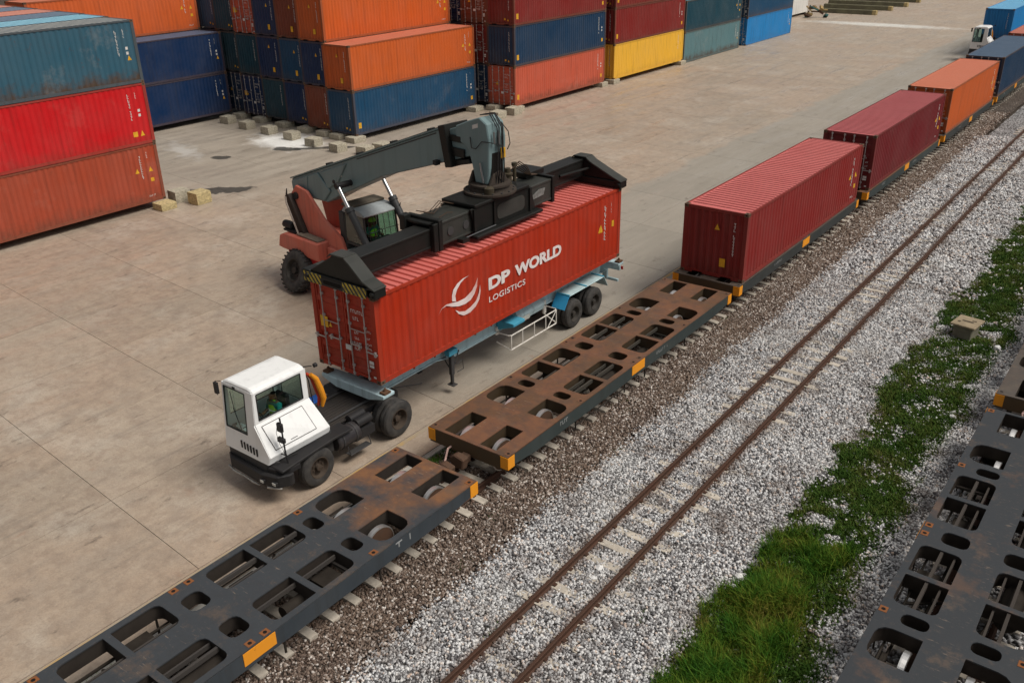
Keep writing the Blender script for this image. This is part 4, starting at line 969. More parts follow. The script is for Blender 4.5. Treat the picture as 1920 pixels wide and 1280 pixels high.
# ---------------------------------------------------------------- shared vehicle bits
TYRE = NT('dusty_tyre'); _v = TYRE.coord(); TYRE = TYRE.fin(TYRE.mix(TYRE.noise(_v, 5, 5, .6, .35, .75), (.022, .021, .021), (.07, .063, .056)), .85)
BLK_ = plain('black_steel', (.022, .022, .024), .5, 0, .3, 4); DGREY = plain('dark_grey_steel', (.05, .05, .052), .55, 0, .4, 3)
CHROME = NT('chrome_rod'); CHROME = CHROME.fin((.55, .55, .56), .28, 1.0)
def glass_mat(name, tint):
    k = NT(name); tr = k.n('ShaderNodeBsdfTransparent'); tr.inputs[0].default_value = (*tint, 1); gl = k.n('ShaderNodeBsdfGlossy'); gl.inputs['Roughness'].default_value = .03; gl.inputs[0].default_value = (.9, .95, .95, 1)
    lw = k.n('ShaderNodeLayerWeight'); lw.inputs[0].default_value = .5; pw = k.mul(k.mul(k.mul(lw.outputs['Facing'], 3.0, 'POWER'), .75), .05, 'ADD'); mx = k.n('ShaderNodeMixShader'); k.l(pw, mx.inputs[0]); k.l(tr.outputs[0], mx.inputs[1]); k.l(gl.outputs[0], mx.inputs[2]); k.l(mx.outputs[0], k.out.inputs[0]); return k.m
GLASS = glass_mat('tinted_window_glass', (.62, .76, .73))
def tyre_mesh(r, w_, lugs=0, name='tyre'):
    """revolved tyre about x, centred, with tread grooves"""
    h = w_ / 2
    m = MB().lathe([(-h + .02, r * .52), (-h, r * .60), (-h - .01, r * .80), (-h + .02, r * .93), (-h + .07, r * .985), (-h * .55, r), (-h * .5, r - .015), (-h * .42, r), (-.02, r), (0, r - .015), (.02, r), (h * .42, r), (h * .5, r - .015), (h * .55, r),
                    (h - .07, r * .985), (h - .02, r * .93), (h + .01, r * .80), (h, r * .60), (h - .02, r * .52)], (0, 0, 0), 'x', 40, False)
    if lugs:
        for i in range(lugs):
            a = 2 * PI * i / lugs
            for s in (-1, 1):
                c, sn = math.cos(a + s * .05), math.sin(a + s * .05); R0, R1 = r * .97, r * 1.025; da = PI / lugs * .8
                pts = [(s * .02, a - da * .5), (s * h * .98, a + da * .1), (s * h * .98, a + da * .9), (s * .02, a + da * .3)]
                m.add([(x, rad * math.cos(q), rad * math.sin(q)) for rad in (R0, R1) for x, q in pts], [(0, 1, 2, 3), (7, 6, 5, 4), (0, 4, 5, 1), (1, 5, 6, 2), (2, 6, 7, 3), (3, 7, 4, 0)])
    return m.mesh(name)
def rim_mesh(r, w_, dish, bolts=8, out=1):
    R = r * .56; h = w_ / 2 * out; d = dish * out
    m = MB().lathe([(h * .96, R), (h * 1.0, R * .97), (h * .93, R * .9), (h - d, R * .78), (h - d - .01 * out, R * .30), (h - d + .09 * out, R * .28), (h - d + .10 * out, R * .02)], (0, 0, 0), 'x', 28, False)
    for i in range(bolts):
        a = 2 * PI * i / bolts; y, z = R * .52 * math.cos(a), R * .52 * math.sin(a); m.tube([(h - d - .01 * out, y, z), (h - d + .035 * out, y, z)], .018, 6)
    return m.mesh('rim')
def wheel(parent, x, y, z, r, w_, dish, out, rim_mat, lugs=0, rz=0.0, key=''):
    kt = ('ty', r, w_, lugs); 
    if kt not in _cm: _cm[kt] = tyre_mesh(r, w_, lugs)
    kr = ('rm', r, w_, dish, out)
    if kr not in _cm: _cm[kr] = rim_mesh(r, w_, dish, 8, out)
    o = link('wheel', _cm[kt], TYRE, parent, smooth=True); o.location = (x, y, z); o.rotation_euler = (random.uniform(0, 2), 0, rz)
    q = link('rim', _cm[kr], rim_mat, o, smooth=True); return o

# ---------------------------------------------------------------- people (one continuous skinned body, clothes and head gear as children)
def skinned(name, joints, edges, radii, mat, parent, rt=0, sub=2):
    me = bpy.data.meshes.new(name); me.from_pydata([tuple(j) for j in joints], edges, []); me.update()
    o = bpy.data.objects.new(name, me); COL.objects.link(o); s = o.modifiers.new('k', 'SKIN'); s.use_smooth_shade = True
    o.modifiers.new('u', 'SUBSURF').levels = sub
    for i, v in enumerate(me.skin_vertices[0].data): v.radius = (radii[i], radii[i]) if not isinstance(radii[i], tuple) else radii[i]; v.use_root = (i == rt)
    dg = bpy.context.evaluated_depsgraph_get(); m2 = bpy.data.meshes.new_from_object(o.evaluated_get(dg)); m2.name = name; bpy.data.objects.remove(o)
    m2.materials.clear(); p = link(name, m2, mat, parent); m2.polygons.foreach_set('use_smooth', [True] * len(m2.polygons)); return p
SKIN = plain('brown_skin', (.20, .10, .06), .6, 0, .1, 5, 0); HAIR = plain('black_hair', (.012, .010, .009), .7, 0, .1, 20, .2)
HIVIS = plain('lime_vest', (.45, .85, .05), .6, 0, .15, 10, 0); TEALS = plain('teal_shirt', (.01, .22, .20), .7, 0, .2, 8, 0); NAVYC = plain('dark_trousers', (.015, .02, .035), .8, 0, .2, 8)
SILV = plain('reflective_tape', (.62, .64, .60), .35, .2, .1, 8, 0); LIME = plain('lime_helmet', (.50, .74, .10), .35, 0, .1, 6, 0)
def person(label, loc, rz, helmet=False, reach=.42):
    """seated figure facing local -y, seat height at local z 0"""
    t = root('person', label, 'person', loc, rz)
    J = [(0, 0, .08), (0, .0, .28), (0, .01, .47), (0, 0, .56), (0, -.02, .66), (0, -.03, .74),
         (-.18, 0, .49), (-.24, -.06, .24), (-.19, -.30, .20), (-.15, -reach, .28), (.18, 0, .49), (.25, -.08, .24), (.20, -.32, .20), (.15, -reach, .28),
         (-.10, -.02, .06), (-.14, -.44, .09), (-.14, -.50, -.33), (-.14, -.62, -.38), (.10, -.02, .06), (.14, -.44, .09), (.14, -.50, -.33), (.14, -.62, -.38)]
    E = [(0, 1), (1, 2), (2, 3), (3, 4), (4, 5), (2, 6), (6, 7), (7, 8), (8, 9), (2, 10), (10, 11), (11, 12), (12, 13), (0, 14), (14, 15), (15, 16), (16, 17), (0, 18), (18, 19), (19, 20), (20, 21)]
    Rr = [(.15, .12), (.14, .11), (.14, .10), .055, .085, .075, .07, .05, .042, .032, .07, .05, .042, .032, .085, .07, .05, .035, .085, .07, .05, .035]
    skinned('body', J, E, Rr, SKIN, t)
    shirt = [J[0], J[1], J[2], J[6], J[7], J[10], J[11]]
    skinned('shirt', shirt, [(0, 1), (1, 2), (2, 3), (3, 4), (2, 5), (5, 6)], [(.165, .135), (.155, .125), (.15, .115), .085, .068, .085, .068], TEALS, t)
    ves = [(0, 0, .06), (0, 0, .28), (0, .0, .46), (-.13, 0, .50), (.13, 0, .50)]
    skinned('vest', ves, [(0, 1), (1, 2), (2, 3), (2, 4)], [(.18, .15), (.172, .142), (.16, .13), .085, .085], HIVIS, t)
    m = MB()
    for z in (.17, .32):
        pts = [(.185 * math.cos(a), .152 * math.sin(a), z) for a in np.linspace(0, 2 * PI, 17)]; m.tube(pts, .016, 4, False)
    part('reflective_band', m, SILV, t)
    tr = [J[0], J[14], J[15], J[16], J[18], J[19], J[20]]
    skinned('trousers', tr, [(0, 1), (1, 2), (2, 3), (0, 4), (4, 5), (5, 6)], [(.16, .13), .10, .082, .062, .10, .082, .062], NAVYC, t)
    # head: face features + hair or helmet
    hd = skinned('head', [(0, -.02, .62), (0, -.03, .70), (0, -.03, .78)], [(0, 1), (1, 2)], [.07, (.088, .10), (.08, .095)], SKIN, t)
    f = MB().prism([(-.135, .69), (-.150, .70), (-.135, .73)], -.012, .012, 'x')
    for s in (-1, 1): f.lathe([(-.13, .001), (-.12, .012), (-.11, .012)], (s * .035, 0, .735), 'y', 8); f.lathe([(s * .088 - .01, .02), (s * .088 + .01, .022)], (0, -.03, .72), 'x', 8)
    f.box(-.025, .025, -.128, -.115, .655, .663)
    part('face', f, SKIN, t)
    # five-fingered hands round the wheel rim
    for s in (-1, 1):
        hx, hy, hz = s * .15, -reach, .28
        jj = [(hx, hy + .03, hz - .01), (hx, hy - .03, hz + .01)]; ed = [(0, 1)]; rad = [.03, .034]
        for q, ln in zip((-.028, -.009, .010, .028), (.062, .075, .07, .055)):
            i = len(jj); jj += [(hx + q, hy - .06, hz + .02), (hx + q, hy - .06 - ln * .4, hz - .01), (hx + q, hy - .05 - ln * .2, hz - .035)]; ed += [(1, i), (i, i + 1), (i + 1, i + 2)]; rad += [.010, .009, .008]
        i = len(jj); jj += [(hx - s * .035, hy - .01, hz + .0), (hx - s * .05, hy - .045, hz - .015)]; ed += [(0, i), (i, i + 1)]; rad += [.011, .009]
        skinned('hand', jj, ed, rad, SKIN, t, 0, 1)
    if helmet:
        part('helmet', MB().lathe([(.745, .15), (.75, .135), (.79, .13), (.84, .105), (.87, .06), (.88, .01)], (0, -.02, 0), 'z', 20), LIME, t, smooth=True)
    else:
        skinned('hair', [(0, .0, .74), (0, -.01, .80)], [(0, 1)], [(.092, .098), (.085, .09)], HAIR, t)
    return t

# ---------------------------------------------------------------- white terminal tractor
WHT = paint('white_cab_paint', (.80, .80, .79), .12, .22, .35, big=.06)
def tractor(loc, label, detail=True, drv=True):
    t = root('terminal_tractor', label, 'truck', loc, 0)
    # all coordinates below in world of the near truck, less its base
    O = Vector((-5.25, -15.0, 0)); B = lambda: MB(O)
    P_ = lambda name, mb, mat, par=t, **k: part(name, mb, mat, par, **k)
    yf, yb = -17.26, -15.60
    A = dict(fl=(-6.18, yf, 2.92), fr=(-4.98, yf, 2.94), bl=(-6.18, yb, 2.95), br=(-4.98, yb, 2.97))
    # roof with softened, slightly tumbled edges
    roof = B().prism([(-6.16, 2.86), (-6.10, 2.955), (-5.95, 2.99), (-5.15, 3.00), (-5.02, 2.965), (-4.965, 2.88)], yf + .02, yb - .0, 'y')
    P_('roof', roof, WHT, bevel=.03)
    # front wall with windscreen opening
    sh = B()
    def framed(o4, i4):
        for a in range(4): b = (a + 1) % 4; sh.add([o4[a], o4[b], i4[b], i4[a]], [(0, 1, 2, 3)])
    z0 = 1.10
    FW = [(-6.20, yf - .06, 1.62), (-5.02, yf - .06, 1.62), (-4.98, yf + .02, 2.90), (-6.15, yf + .02, 2.90)]
    FI = [(-6.11, yf - .057, 1.70), (-5.30, yf - .057, 1.70), (-5.28, yf + .015, 2.82), (-6.08, yf + .015, 2.82)]
    framed(FW, FI)
    sh.add([(-6.20, yf - .06, 1.62), (-6.22, yf - .10, z0), (-4.58, yf - .10, z0), (-4.52, yf - .07, 1.30), (-4.97, yf - .065, 2.06), (-5.02, yf - .06, 1.62)], [(0, 1, 2, 3, 4, 5)])
    sh.add([(-5.02, yf - .06, 1.62), (-4.97, yf - .04, 2.06), (-4.98, yf + .02, 2.90)], [(0, 1, 2)])
    # right wall: window above, engine cover sloping outward below
    RW = [(-4.97, yf - .04, 2.06), (-4.97, yb, 2.06), (-4.98, yb, 2.90), (-4.98, yf + .02, 2.90)]
    RI = [(-4.97, yf + .09, 2.14), (-4.97, yb - .18, 2.14), (-4.98, yb - .18, 2.84), (-4.98, yf + .11, 2.84)]
    framed(RW, RI)
    sh.add([(-4.97, yf - .04, 2.06), (-4.52, yf - .07, 1.30), (-4.42, yb + .12, 1.34), (-4.97, yb, 2.06)], [(0, 1, 2, 3)])
    sh.add([(-4.52, yf - .07, 1.30), (-4.58, yf - .10, z0), (-4.46, yb + .12, z0 + .08), (-4.42, yb + .12, 1.34)], [(0, 1, 2, 3)])
    # left and rear walls
    LW = [(-6.18, yb, 1.15), (-6.20, yf - .06, 1.15), (-6.15, yf + .02, 2.90), (-6.15, yb, 2.90)]; LI = [(-6.18, yb - .15, 1.9), (-6.19, yf + .12, 1.9), (-6.15, yf + .14, 2.8), (-6.15, yb - .15, 2.8)]
    framed(LW, LI)
    BW = [(-4.97, yb, 1.15), (-6.18, yb, 1.15), (-6.15, yb, 2.90), (-4.98, yb, 2.90)]; BI = [(-5.10, yb, 1.9), (-6.05, yb, 1.9), (-6.03, yb, 2.78), (-5.10, yb, 2.78)]
    framed(BW, BI)
    sh.add([(-4.97, yb, 2.06), (-4.42, yb + .12, 1.34), (-4.46, yb + .12, 1.18), (-4.97, yb, 1.15)], [(0, 1, 2, 3)])
    o_ = P_('cab_shell', sh, WHT, solid=.03); o_.modifiers['s'].offset = 0
    P_('cab_floor', B().box(-6.17, -4.9, yf, yb, 1.12, 1.20), BLK_)
    # windows with dark rubber
    def win(name, q4, n):
        q4 = [Vector(q) for q in q4]; c = sum(q4, Vector()) / 4; n = Vector(n)
        g = P_(name, B().add([tuple(q + n * .002) for q in q4], [(0, 1, 2, 3)]), GLASS)
        m = B(); 
        for a in range(4): m.tube([q4[a] + n * .012, q4[(a + 1) % 4] + n * .012], .018, 6)
        P_('rubber_seal', m, BLK_, g)
    win('windscreen', FI, (0, -1, 0)); win('side_window', RI, (1, 0, 0)); win('left_window', LI, (-1, 0, 0)); win('rear_window', BI, (0, 1, 0))
    # service hatch on the sloping cover: seam lines and a handle
    def slope(u, v, o=.006):
        o += .022     # u along y, v 0 top .. 1 bottom
        q_ = (u + 17.3) / 1.8; a = Vector((-4.97, 0, 2.06)); b = Vector((-4.52 + .10 * q_, 0, 1.30 + .04 * q_)); p = a.lerp(b, v); n = Vector((.83, 0, .56)); return (p.x + n.x * o, u, p.z + n.z * o)
    h = B().add([slope(-17.16, .12, .012), slope(-15.92, .12, .012), slope(-15.86, .86, .012), slope(-17.10, .86, .012), slope(-17.16, .12, 0), slope(-15.92, .12, 0), slope(-15.86, .86, 0), slope(-17.10, .86, 0)],
                [(0, 1, 2, 3), (0, 4, 5, 1), (1, 5, 6, 2), (2, 6, 7, 3), (3, 7, 4, 0)])
    hp = P_('engine_hatch', h, WHT)
    s = B(); c4 = [slope(-17.17, .11, .008), slope(-15.91, .11, .008), slope(-15.85, .87, .008), slope(-17.11, .87, .008)]
    for a in range(4): s.tube([c4[a], c4[(a + 1) % 4]], .009, 4)
    P_('seam', s, plain('seam_grey', (.10, .09, .085), .8), hp); P_('handle', B().tube([slope(-16.62, .80, .02), slope(-16.42, .80, .02)], .008, 5), BLK_, hp)
    for i in range(6):
        x = -5.56 + i * .115; z = 1.36 - i * .012
        P_('vent_slot', B().prism([(x - .024, z - .10), (x + .028, z - .10), (x + .024, z + .10), (x - .028, z + .10)], yf - .109, yf - .088, 'y'), BLK_)
    P_('front_seam', B().tube([(-6.18, yf - .075, 1.50), (-5.75, yf - .077, 1.49), (-5.60, yf - .085, 1.40)], .006, 4), plain('seam_grey', (.10, .09, .085), .8))
    # bumper, skirt, lamps
    P_('bumper', B().prism([(-6.28, -17.30), (-6.05, -17.44), (-4.75, -17.50), (-4.30, -17.38), (-4.12, -17.1), (-4.15, -16.95), (-4.5, -17.1), (-6.2, -17.15)], .52, .86, 'z'), BLK_, bevel=.03)
    P_('lower_front', B().prism([(-6.24, -17.30), (-4.72, -17.36), (-4.45, -17.1), (-6.2, -17.0)], .84, 1.12, 'z'), DGREY, bevel=.02)
    P_('bumper_scrape', B().tube([(-6.22, -17.40, .50), (-5.9, -17.475, .49), (-5.5, -17.48, .50), (-5.1, -17.51, .485), (-4.85, -17.52, .50)], [.03, .035, .022, .03, .015], 6).tube([(-4.62, -17.46, .49), (-4.40, -17.41, .52), (-4.26, -17.30, .50)], .03, 6), plain('scraped_metal', (.42, .40, .37), .5, .5, .5, 9))
    for x, y in ((-4.72, -17.53), (-4.36, -17.45)):
        l = P_('headlight', B().box(x - .08, x + .08, y, y + .08, .62, .72), BLK_, bevel=.01); P_('lens', B().box(x - .06, x + .06, y - .01, y - .001, .635, .705), plain('clear_lens', (.62, .62, .58), .2, 0, .3, 12), l)
    # fender deck right of the cab, ahead of and over the front wheel
    f = B().prism([(-17.30, .98), (-17.28, 1.03), (-16.75, 1.07), (-15.55, 1.14), (-14.95, 1.12), (-14.93, 1.05), (-15.55, 1.07), (-16.75, 1.0)], -4.66, -4.16, 'x')
    f.prism([(-17.40, -4.60), (-17.40, -4.30), (-17.02, -4.14), (-16.70, -4.14), (-16.7, -4.60)], .86, 1.02, 'z') if False else None
    P_('fender', f, BLK_, bevel=.01)
    P_('fender_nose', B().prism([(-4.66, -17.36), (-4.42, -17.30), (-4.17, -17.05), (-4.16, -16.72), (-4.66, -16.72)], .84, 1.0, 'z'), BLK_, bevel=.02)
    P_('fender_panel', B().add([(-4.60, -16.6, 1.10), (-4.44, -15.45, 1.16), (-4.40, -15.45, .62), (-4.55, -16.6, .62)], [(0, 1, 2, 3)]).box(-4.50, -4.44, -15.5, -15.42, .6, 1.2), DGREY, solid=.02)
    # mirror pole
    mp = P_('mirror_pole', B().tube([(-4.32, -16.96, .98), (-4.36, -16.98, 1.35), (-4.38, -16.99, 2.32)], .022, 7).tube([(-4.33, -16.96, 1.25), (-4.45, -16.55, 1.08)], .016, 5).tube([(-4.33, -16.96, 1.25), (-4.62, -17.05, 1.32)], .016, 5), BLK_)
    P_('mirror', B().box(-4.50, -4.32, -17.04, -16.95, 1.93, 2.18), BLK_, mp, bevel=.02); P_('mirror', B().box(-4.52, -4.28, -17.06, -16.96, 1.64, 1.78), BLK_, mp, bevel=.02); P_('mirror', B().box(-4.64, -4.56, -17.13, -17.05, 1.24, 1.38), BLK_, mp, bevel=.02)
    P_('mirror_cable', B().tube([(-4.38, -17.0, 2.2), (-4.46, -17.04, 2.1), (-4.5, -17.06, 1.9), (-4.46, -17.04, 1.6), (-4.40, -17.0, 1.4), (-4.36, -16.98, 1.2)], .006, 4), BLK_)
    P_('left_mirror', B().box(-6.36, -6.24, -17.36, -17.29, 2.55, 2.86).tube([(-6.18, -17.25, 2.9), (-6.30, -17.32, 2.9), (-6.30, -17.32, 2.5)], .012, 5), BLK_, bevel=.015)
    P_('wiper', B().tube([(-5.55, -17.30, 1.72), (-5.75, -17.30, 2.3)], .01, 4).tube([(-5.72, -17.30, 2.25), (-5.80, -17.29, 2.75)], .008, 4).box(-5.72, -5.62, -17.27, -17.22, 2.82, 2.90), BLK_)
    P_('work_lamp', B().tube([(-5.05, yb, 2.93), (-4.88, yb + .16, 2.94)], .016, 5).lathe([(-.05, .03), (-.04, .055), (.04, .055), (.05, .03)], (-4.82, yb + .22, 2.96), 'y', 12), BLK_)
    # inside: seat, wheel, papers on the dash
    P_('seat', B().box(-5.75, -5.25, -16.45, -15.98, 1.42, 1.58).box(-5.72, -5.28, -16.06, -15.93, 1.55, 2.25), BLK_, bevel=.04)
    P_('dashboard', B().box(-6.12, -5.05, -17.22, -16.98, 1.42, 1.66), DGREY, bevel=.03)
    P_('paper', B().box(-5.95, -5.72, -17.20, -17.02, 1.665, 1.672).box(-5.66, -5.44, -17.22, -17.06, 1.668, 1.676).box(-5.80, -5.60, -17.24, -17.23, 1.68, 1.86), plain('paper_white', (.55, .62, .64), .8, 0, .3, 14, 0))
    q = [(-5.50 + .19 * math.cos(a), -16.80 + .06 * math.sin(a), 1.80 + .17 * math.sin(a)) for a in np.linspace(0, 2 * PI, 19)]
    P_('steering_wheel', B().tube(q, .016, 6).tube([(-5.50, -16.82, 1.78), (-5.50, -17.02, 1.60)], .025, 6).tube([(-5.69, -16.80, 1.8), (-5.31, -16.80, 1.8)], .012, 5), BLK_)
    # orange fabric-wrapped hose bundle behind the cab
    q = [(-5.05, -15.38, 2.62), (-5.02, -15.25, 2.45), (-4.98, -15.18, 2.15), (-4.96, -15.12, 1.85), (-5.0, -15.16, 1.6)]
    hb = P_('hose_sleeve', B().tube(q, [.05, .075, .085, .08, .04], 10), plain('orange_sleeve', (.78, .30, .02), .6, 0, .2, 6), smooth=True)
    q2 = [(a - .12, b - .03, c) for a, b, c in q]; P_('red_sleeve', B().tube(q2, [.04, .06, .07, .06, .03], 8), plain('red_sleeve', (.55, .06, .03), .6, 0, .2, 6), hb, smooth=True)
    P_('hose', B().tube([(-5.15, -15.5, 2.7), (-5.2, -15.35, 2.4), (-5.18, -15.3, 1.6), (-5.2, -15.0, 1.15)], .015, 5), BLK_)
    # chassis
    ch = B().box(-5.92, -5.72, -17.0, -12.6, .78, 1.0).box(-4.98, -4.78, -17.0, -12.6, .78, 1.0).box(-5.72, -4.98, -15.4, -14.6, .8, .96)
    for y in (-14.3, -13.6, -12.65): ch.box(-5.72, -4.98, y, y + .12, .82, .95)
    P_('chassis_rail', ch, BLK_, bevel=.01)
    dk = B().box(-5.95, -4.75, -15.5, -13.45, 1.0, 1.03)
    for i in range(7): dk.box(-5.62 + i * .12, -5.58 + i * .12, -15.2, -13.75, 1.031, 1.045)
    P_('deck_plate', dk, plain('dark_deck', (.038, .034, .032), .7, 0, .5, 3))
    P_('deck_rail', B().box(-5.0, -4.93, -15.4, -13.5, 1.05, 1.10).box(-5.98, -5.91, -15.4, -13.5, 1.05, 1.10).box(-5.75, -4.95, -15.42, -15.38, 1.03, 1.07), DGREY, bevel=.01)
    P_('battery_box', B().box(-6.45, -5.98, -15.2, -14.3, .62, 1.05), BLK_, bevel=.03); P_('blue_lid', B().box(-6.38, -6.02, -14.95, -14.2, 1.055, 1.11), plain('blue_plastic', (.012, .10, .42), .4, 0, .3, 5), bevel=.02)
    # tank and air bottles on the right side
    P_('fuel_tank', B().lathe([(-.42, .05), (-.40, .24), (-.36, .27), (.36, .27), (.40, .24), (.42, .05)], (-4.48, -14.98, .78), 'y', 18), plain('dark_tank', (.032, .030, .034), .4, 0, .5, 4), smooth=True)
    P_('tank_strap', B().lathe([(-.02, .285), (.02, .285)], (-4.48, -15.2, .78), 'y', 18).lathe([(-.02, .285), (.02, .285)], (-4.48, -14.75, .78), 'y', 18), DGREY)
    P_('air_bottle', B().lathe([(-.28, .03), (-.26, .13), (.26, .13), (.28, .03)], (-4.42, -14.35, .98), 'y', 14).lathe([(-.28, .03), (-.26, .13), (.26, .13), (.28, .03)], (-4.68, -14.35, 1.02), 'y', 14).box(-4.62, -4.28, -14.75, -14.05, .55, .80), BLK_, smooth=True)
    P_('step', B().tube([(-4.32, -15.05, .62), (-4.22, -15.05, .30), (-4.22, -14.30, .30), (-4.32, -14.30, .62)], .018, 5).box(-4.42, -4.22, -15.05, -14.30, .29, .31), DGREY)
    P_('rear_mudguard', B().prism([(-13.95, 1.02), (-13.8, 1.16), (-12.75, 1.16), (-12.55, 1.0), (-12.6, .98), (-12.78, 1.12), (-13.78, 1.12), (-13.9, .98)], -6.5, -5.95, 'x'), BLK_)
    P_('fifth_wheel', B().lathe([(1.04, .48), (1.14, .50), (1.17, .44), (1.18, .1)], (-5.35, -13.0, 0), 'z', 24), DGREY)
    P_('turntable_arm', B().prism([(-14.1, 1.03), (-13.2, 1.03), (-13.2, 1.12), (-13.9, 1.09)], -6.15, -5.95, 'x').tube([(-4.55, -12.95, 1.30), (-4.2, -12.2, 1.22)], .02, 5), BLK_)
    RIMD = plain('rusty_dark_rim', (.075, .055, .042), .7, .1, .7, 7, .3)
    wheel(t, -4.31 + 5.25, -16.15 + 15, .53, .53, .29, .10, 1, RIMD, rz=0.0); wheel(t, -6.24 + 5.25, -16.15 + 15, .53, .53, .29, .10, -1, RIMD)
    for x, o, d in ((-4.30, 1, .16), (-4.63, 1, .1), (-6.12, -1, .1), (-6.45, -1, .16)): wheel(t, x + 5.25, -13.22 + 15, .55, .55, .29, d, o, RIMD)
    P_('axle', B().tube([(-6.3, -16.15, .5), (-4.3, -16.15, .5)], .06, 8).tube([(-6.3, -13.22, .55), (-4.3, -13.22, .55)], .09, 8), BLK_)
    return t
tr1 = tractor((-5.25, -15.0, 0), 'white terminal tractor with empty black deck under the trailer nose, driver in a lime vest')
person('driver in a lime vest and teal shirt seated inside the white truck cab', (-5.48, -16.28, 1.585), 0, False, .44)
tr2 = copy_tree(tr1); tr2.location = (-5.95, 66.9, 0); tr2['label'] = 'distant white tractor facing the camera at the top right, towing a sky blue container'
tr2['group'] = tr1['group'] = 'white terminal tractors'
BX = container(-4.5, 68.5, 1.62, 'sky', 'wall', 'sky blue container on the trailer of the distant white tractor', 'x', H=2.6, marks=5); del BX['group']

# ---------------------------------------------------------------- skeletal container trailer
LB = paint('pale_blue_trailer_paint', (.42, .56, .60), .8, .55, .55, big=.35); BB = paint('bright_blue_trailer_paint', (.06, .33, .48), .35, .3, .45); TW = paint('white_guard_paint', (.72, .68, .62), .5, .5, .5)
def trailer(loc, label, near=True):
    t = root('container_trailer', label, 'trailer', loc); O = Vector((-5.35, -7.6, 0)); B = lambda: MB(O)
    P_ = lambda name, mb, mat, par=t, **k: part(name, mb, mat, par, **k)
    for s in (-1, 1):
        x = -5.35 + s * .48
        m = B(); prof = [(-13.55, 1.30), (-13.55, 1.52), (-1.25, 1.52), (-1.25, 1.30)]
        m.box(x - .08, x + .08, -13.5, -1.3, 1.49, 1.52).box(x - .012, x + .012, -13.5, -1.3, 1.18, 1.49)
        m.prism([(-13.5, 1.20), (-10.9, 1.20), (-10.2, 1.04), (-1.3, 1.04), (-1.3, 1.07), (-10.2, 1.07), (-10.9, 1.23), (-13.5, 1.23)], x - .08, x + .08, 'x')
        m.box(x - .011, x + .011, -10.4, -1.3, 1.07, 1.2)
        P_('main_beam', m, LB)
        for y in (-9.0, -8.2, -11.8, -10.9): P_('side_lamp', B().lathe([(-.0, .045), (.02, .035)], (x + .014 * s, y, 1.36), 'x', 10), plain('amber_red_lens', (.5, .07, .02), .4, 0, .1, 9))
    for y in (-12.4, -11.2, -9.8, -8.6, -6.6, -5.2, -3.7, -2.2): P_('cross_member', B().box(-5.81, -4.89, y - .05, y + .05, 1.16, 1.44), BB)
    def bolster(y0, y1, z0, z1, mat, name='bolster'):
        m = B().prism([(-6.56, z1 - .10), (-6.56, z1), (-4.12, z1), (-4.12, z1 - .10), (-4.7, z0), (-6.0, z0)], y0, y1, 'y'); P_(name, m, mat, bevel=.015)
    bolster(-13.80, -13.36, 1.26, 1.535, LB); bolster(-1.62, -1.28, 1.20, 1.535, LB)
    for x in (-6.46, -4.22):
        for y in (-13.62, -1.45): P_('twistlock', B().box(x - .10, x + .10, y - .12, y + .12, 1.537, 1.60).lathe([(1.60, .05), (1.68, .035), (1.71, .005)], (x, y, 0), 'z', 10), plain('rusty_twistlock', (.13, .065, .035), .8, 0, .6, 9))
    P_('gooseneck_plate', B().box(-5.8, -4.9, -13.35, -12.2, 1.10, 1.18), LB)
    for s in (-1, 1): P_('outrigger', B().prism([(-5.35 + s * .5, 1.10), (-5.35 + s * .5, 1.46), (-5.35 + s * 1.20, 1.46), (-5.35 + s * 1.20, 1.36)], -7.95, -7.35, 'y'), BB, bevel=.01)
    P_('number_plate', B().box(-4.34, -4.32, -7.30, -6.85, 1.26, 1.40), plain('pale_plate', (.45, .46, .42), .6, 0, .6, 18))
    P_('tool_box', B().prism([(-5.0, 1.05), (-5.0, 1.42), (-4.72, 1.46), (-4.60, 1.25), (-4.66, 1.05)], -7.1, -5.6, 'y'), LB, bevel=.01)
    # landing legs
    for s in (-1, 1):
        x = -5.35 + s * .72
        l = P_('landing_leg', B().box(x - .06, x + .06, -10.50, -10.36, .62, 1.42).box(x - .045, x + .045, -10.475, -10.385, .30, .62).box(x - .13, x + .13, -10.53, -10.33, .26, .30), DGREY, bevel=.01)
        P_('brace', B().tube([(x, -10.4, .75), (x - s * .2, -9.85, 1.15)], .02, 5).tube([(x, -10.43, .7), (x - s * .4, -10.43, 1.2)], .02, 5), DGREY, l)
        if s > 0: P_('crank', B().tube([(x + .07, -10.35, 1.0), (x + .16, -10.35, 1.0), (x + .16, -10.1, 1.05), (x + .16, -10.08, .72), (x + .1, -10.3, .68)], .014, 5), DGREY, l); P_('bracket', B().box(x - .10, x + .10, -10.62, -10.24, 1.30, 1.47), BB, l, bevel=.01)
    # white side guards
    for s in (-1, 1):
        x0, x1 = -5.35 + s * .50, -5.35 + s * 1.06; m = B()
        for z in (.52, 1.02):
            m.tube([(x0, -7.95, z), (x1 - s * .08, -7.95, z), (x1, -7.88, z), (x1, -5.40, z), (x1 - s * .08, -5.32, z), (x0, -5.32, z)] if z > .6 else [(x0, -7.95, z + .15), (x1, -7.93, z), (x1, -5.40, z), (x1 - s * .08, -5.32, z), (x0, -5.32, z + .2)], .022, 6)
        for y in (-7.90, -7.3, -6.65, -6.0, -5.38): m.tube([(x1, y, .52), (x1, y, 1.02)], .02, 6)
        m.tube([(x1, -5.9, .52), (x1, -5.38, 1.0)], .016, 6)
        m.box(*sorted((x0, x0 + s * .06)), -8.02, -7.88, .95, 1.22); m.box(*sorted((x0, x0 + s * .06)), -5.40, -5.26, .75, 1.22)
        P_('side_guard', m, TW, smooth=True)
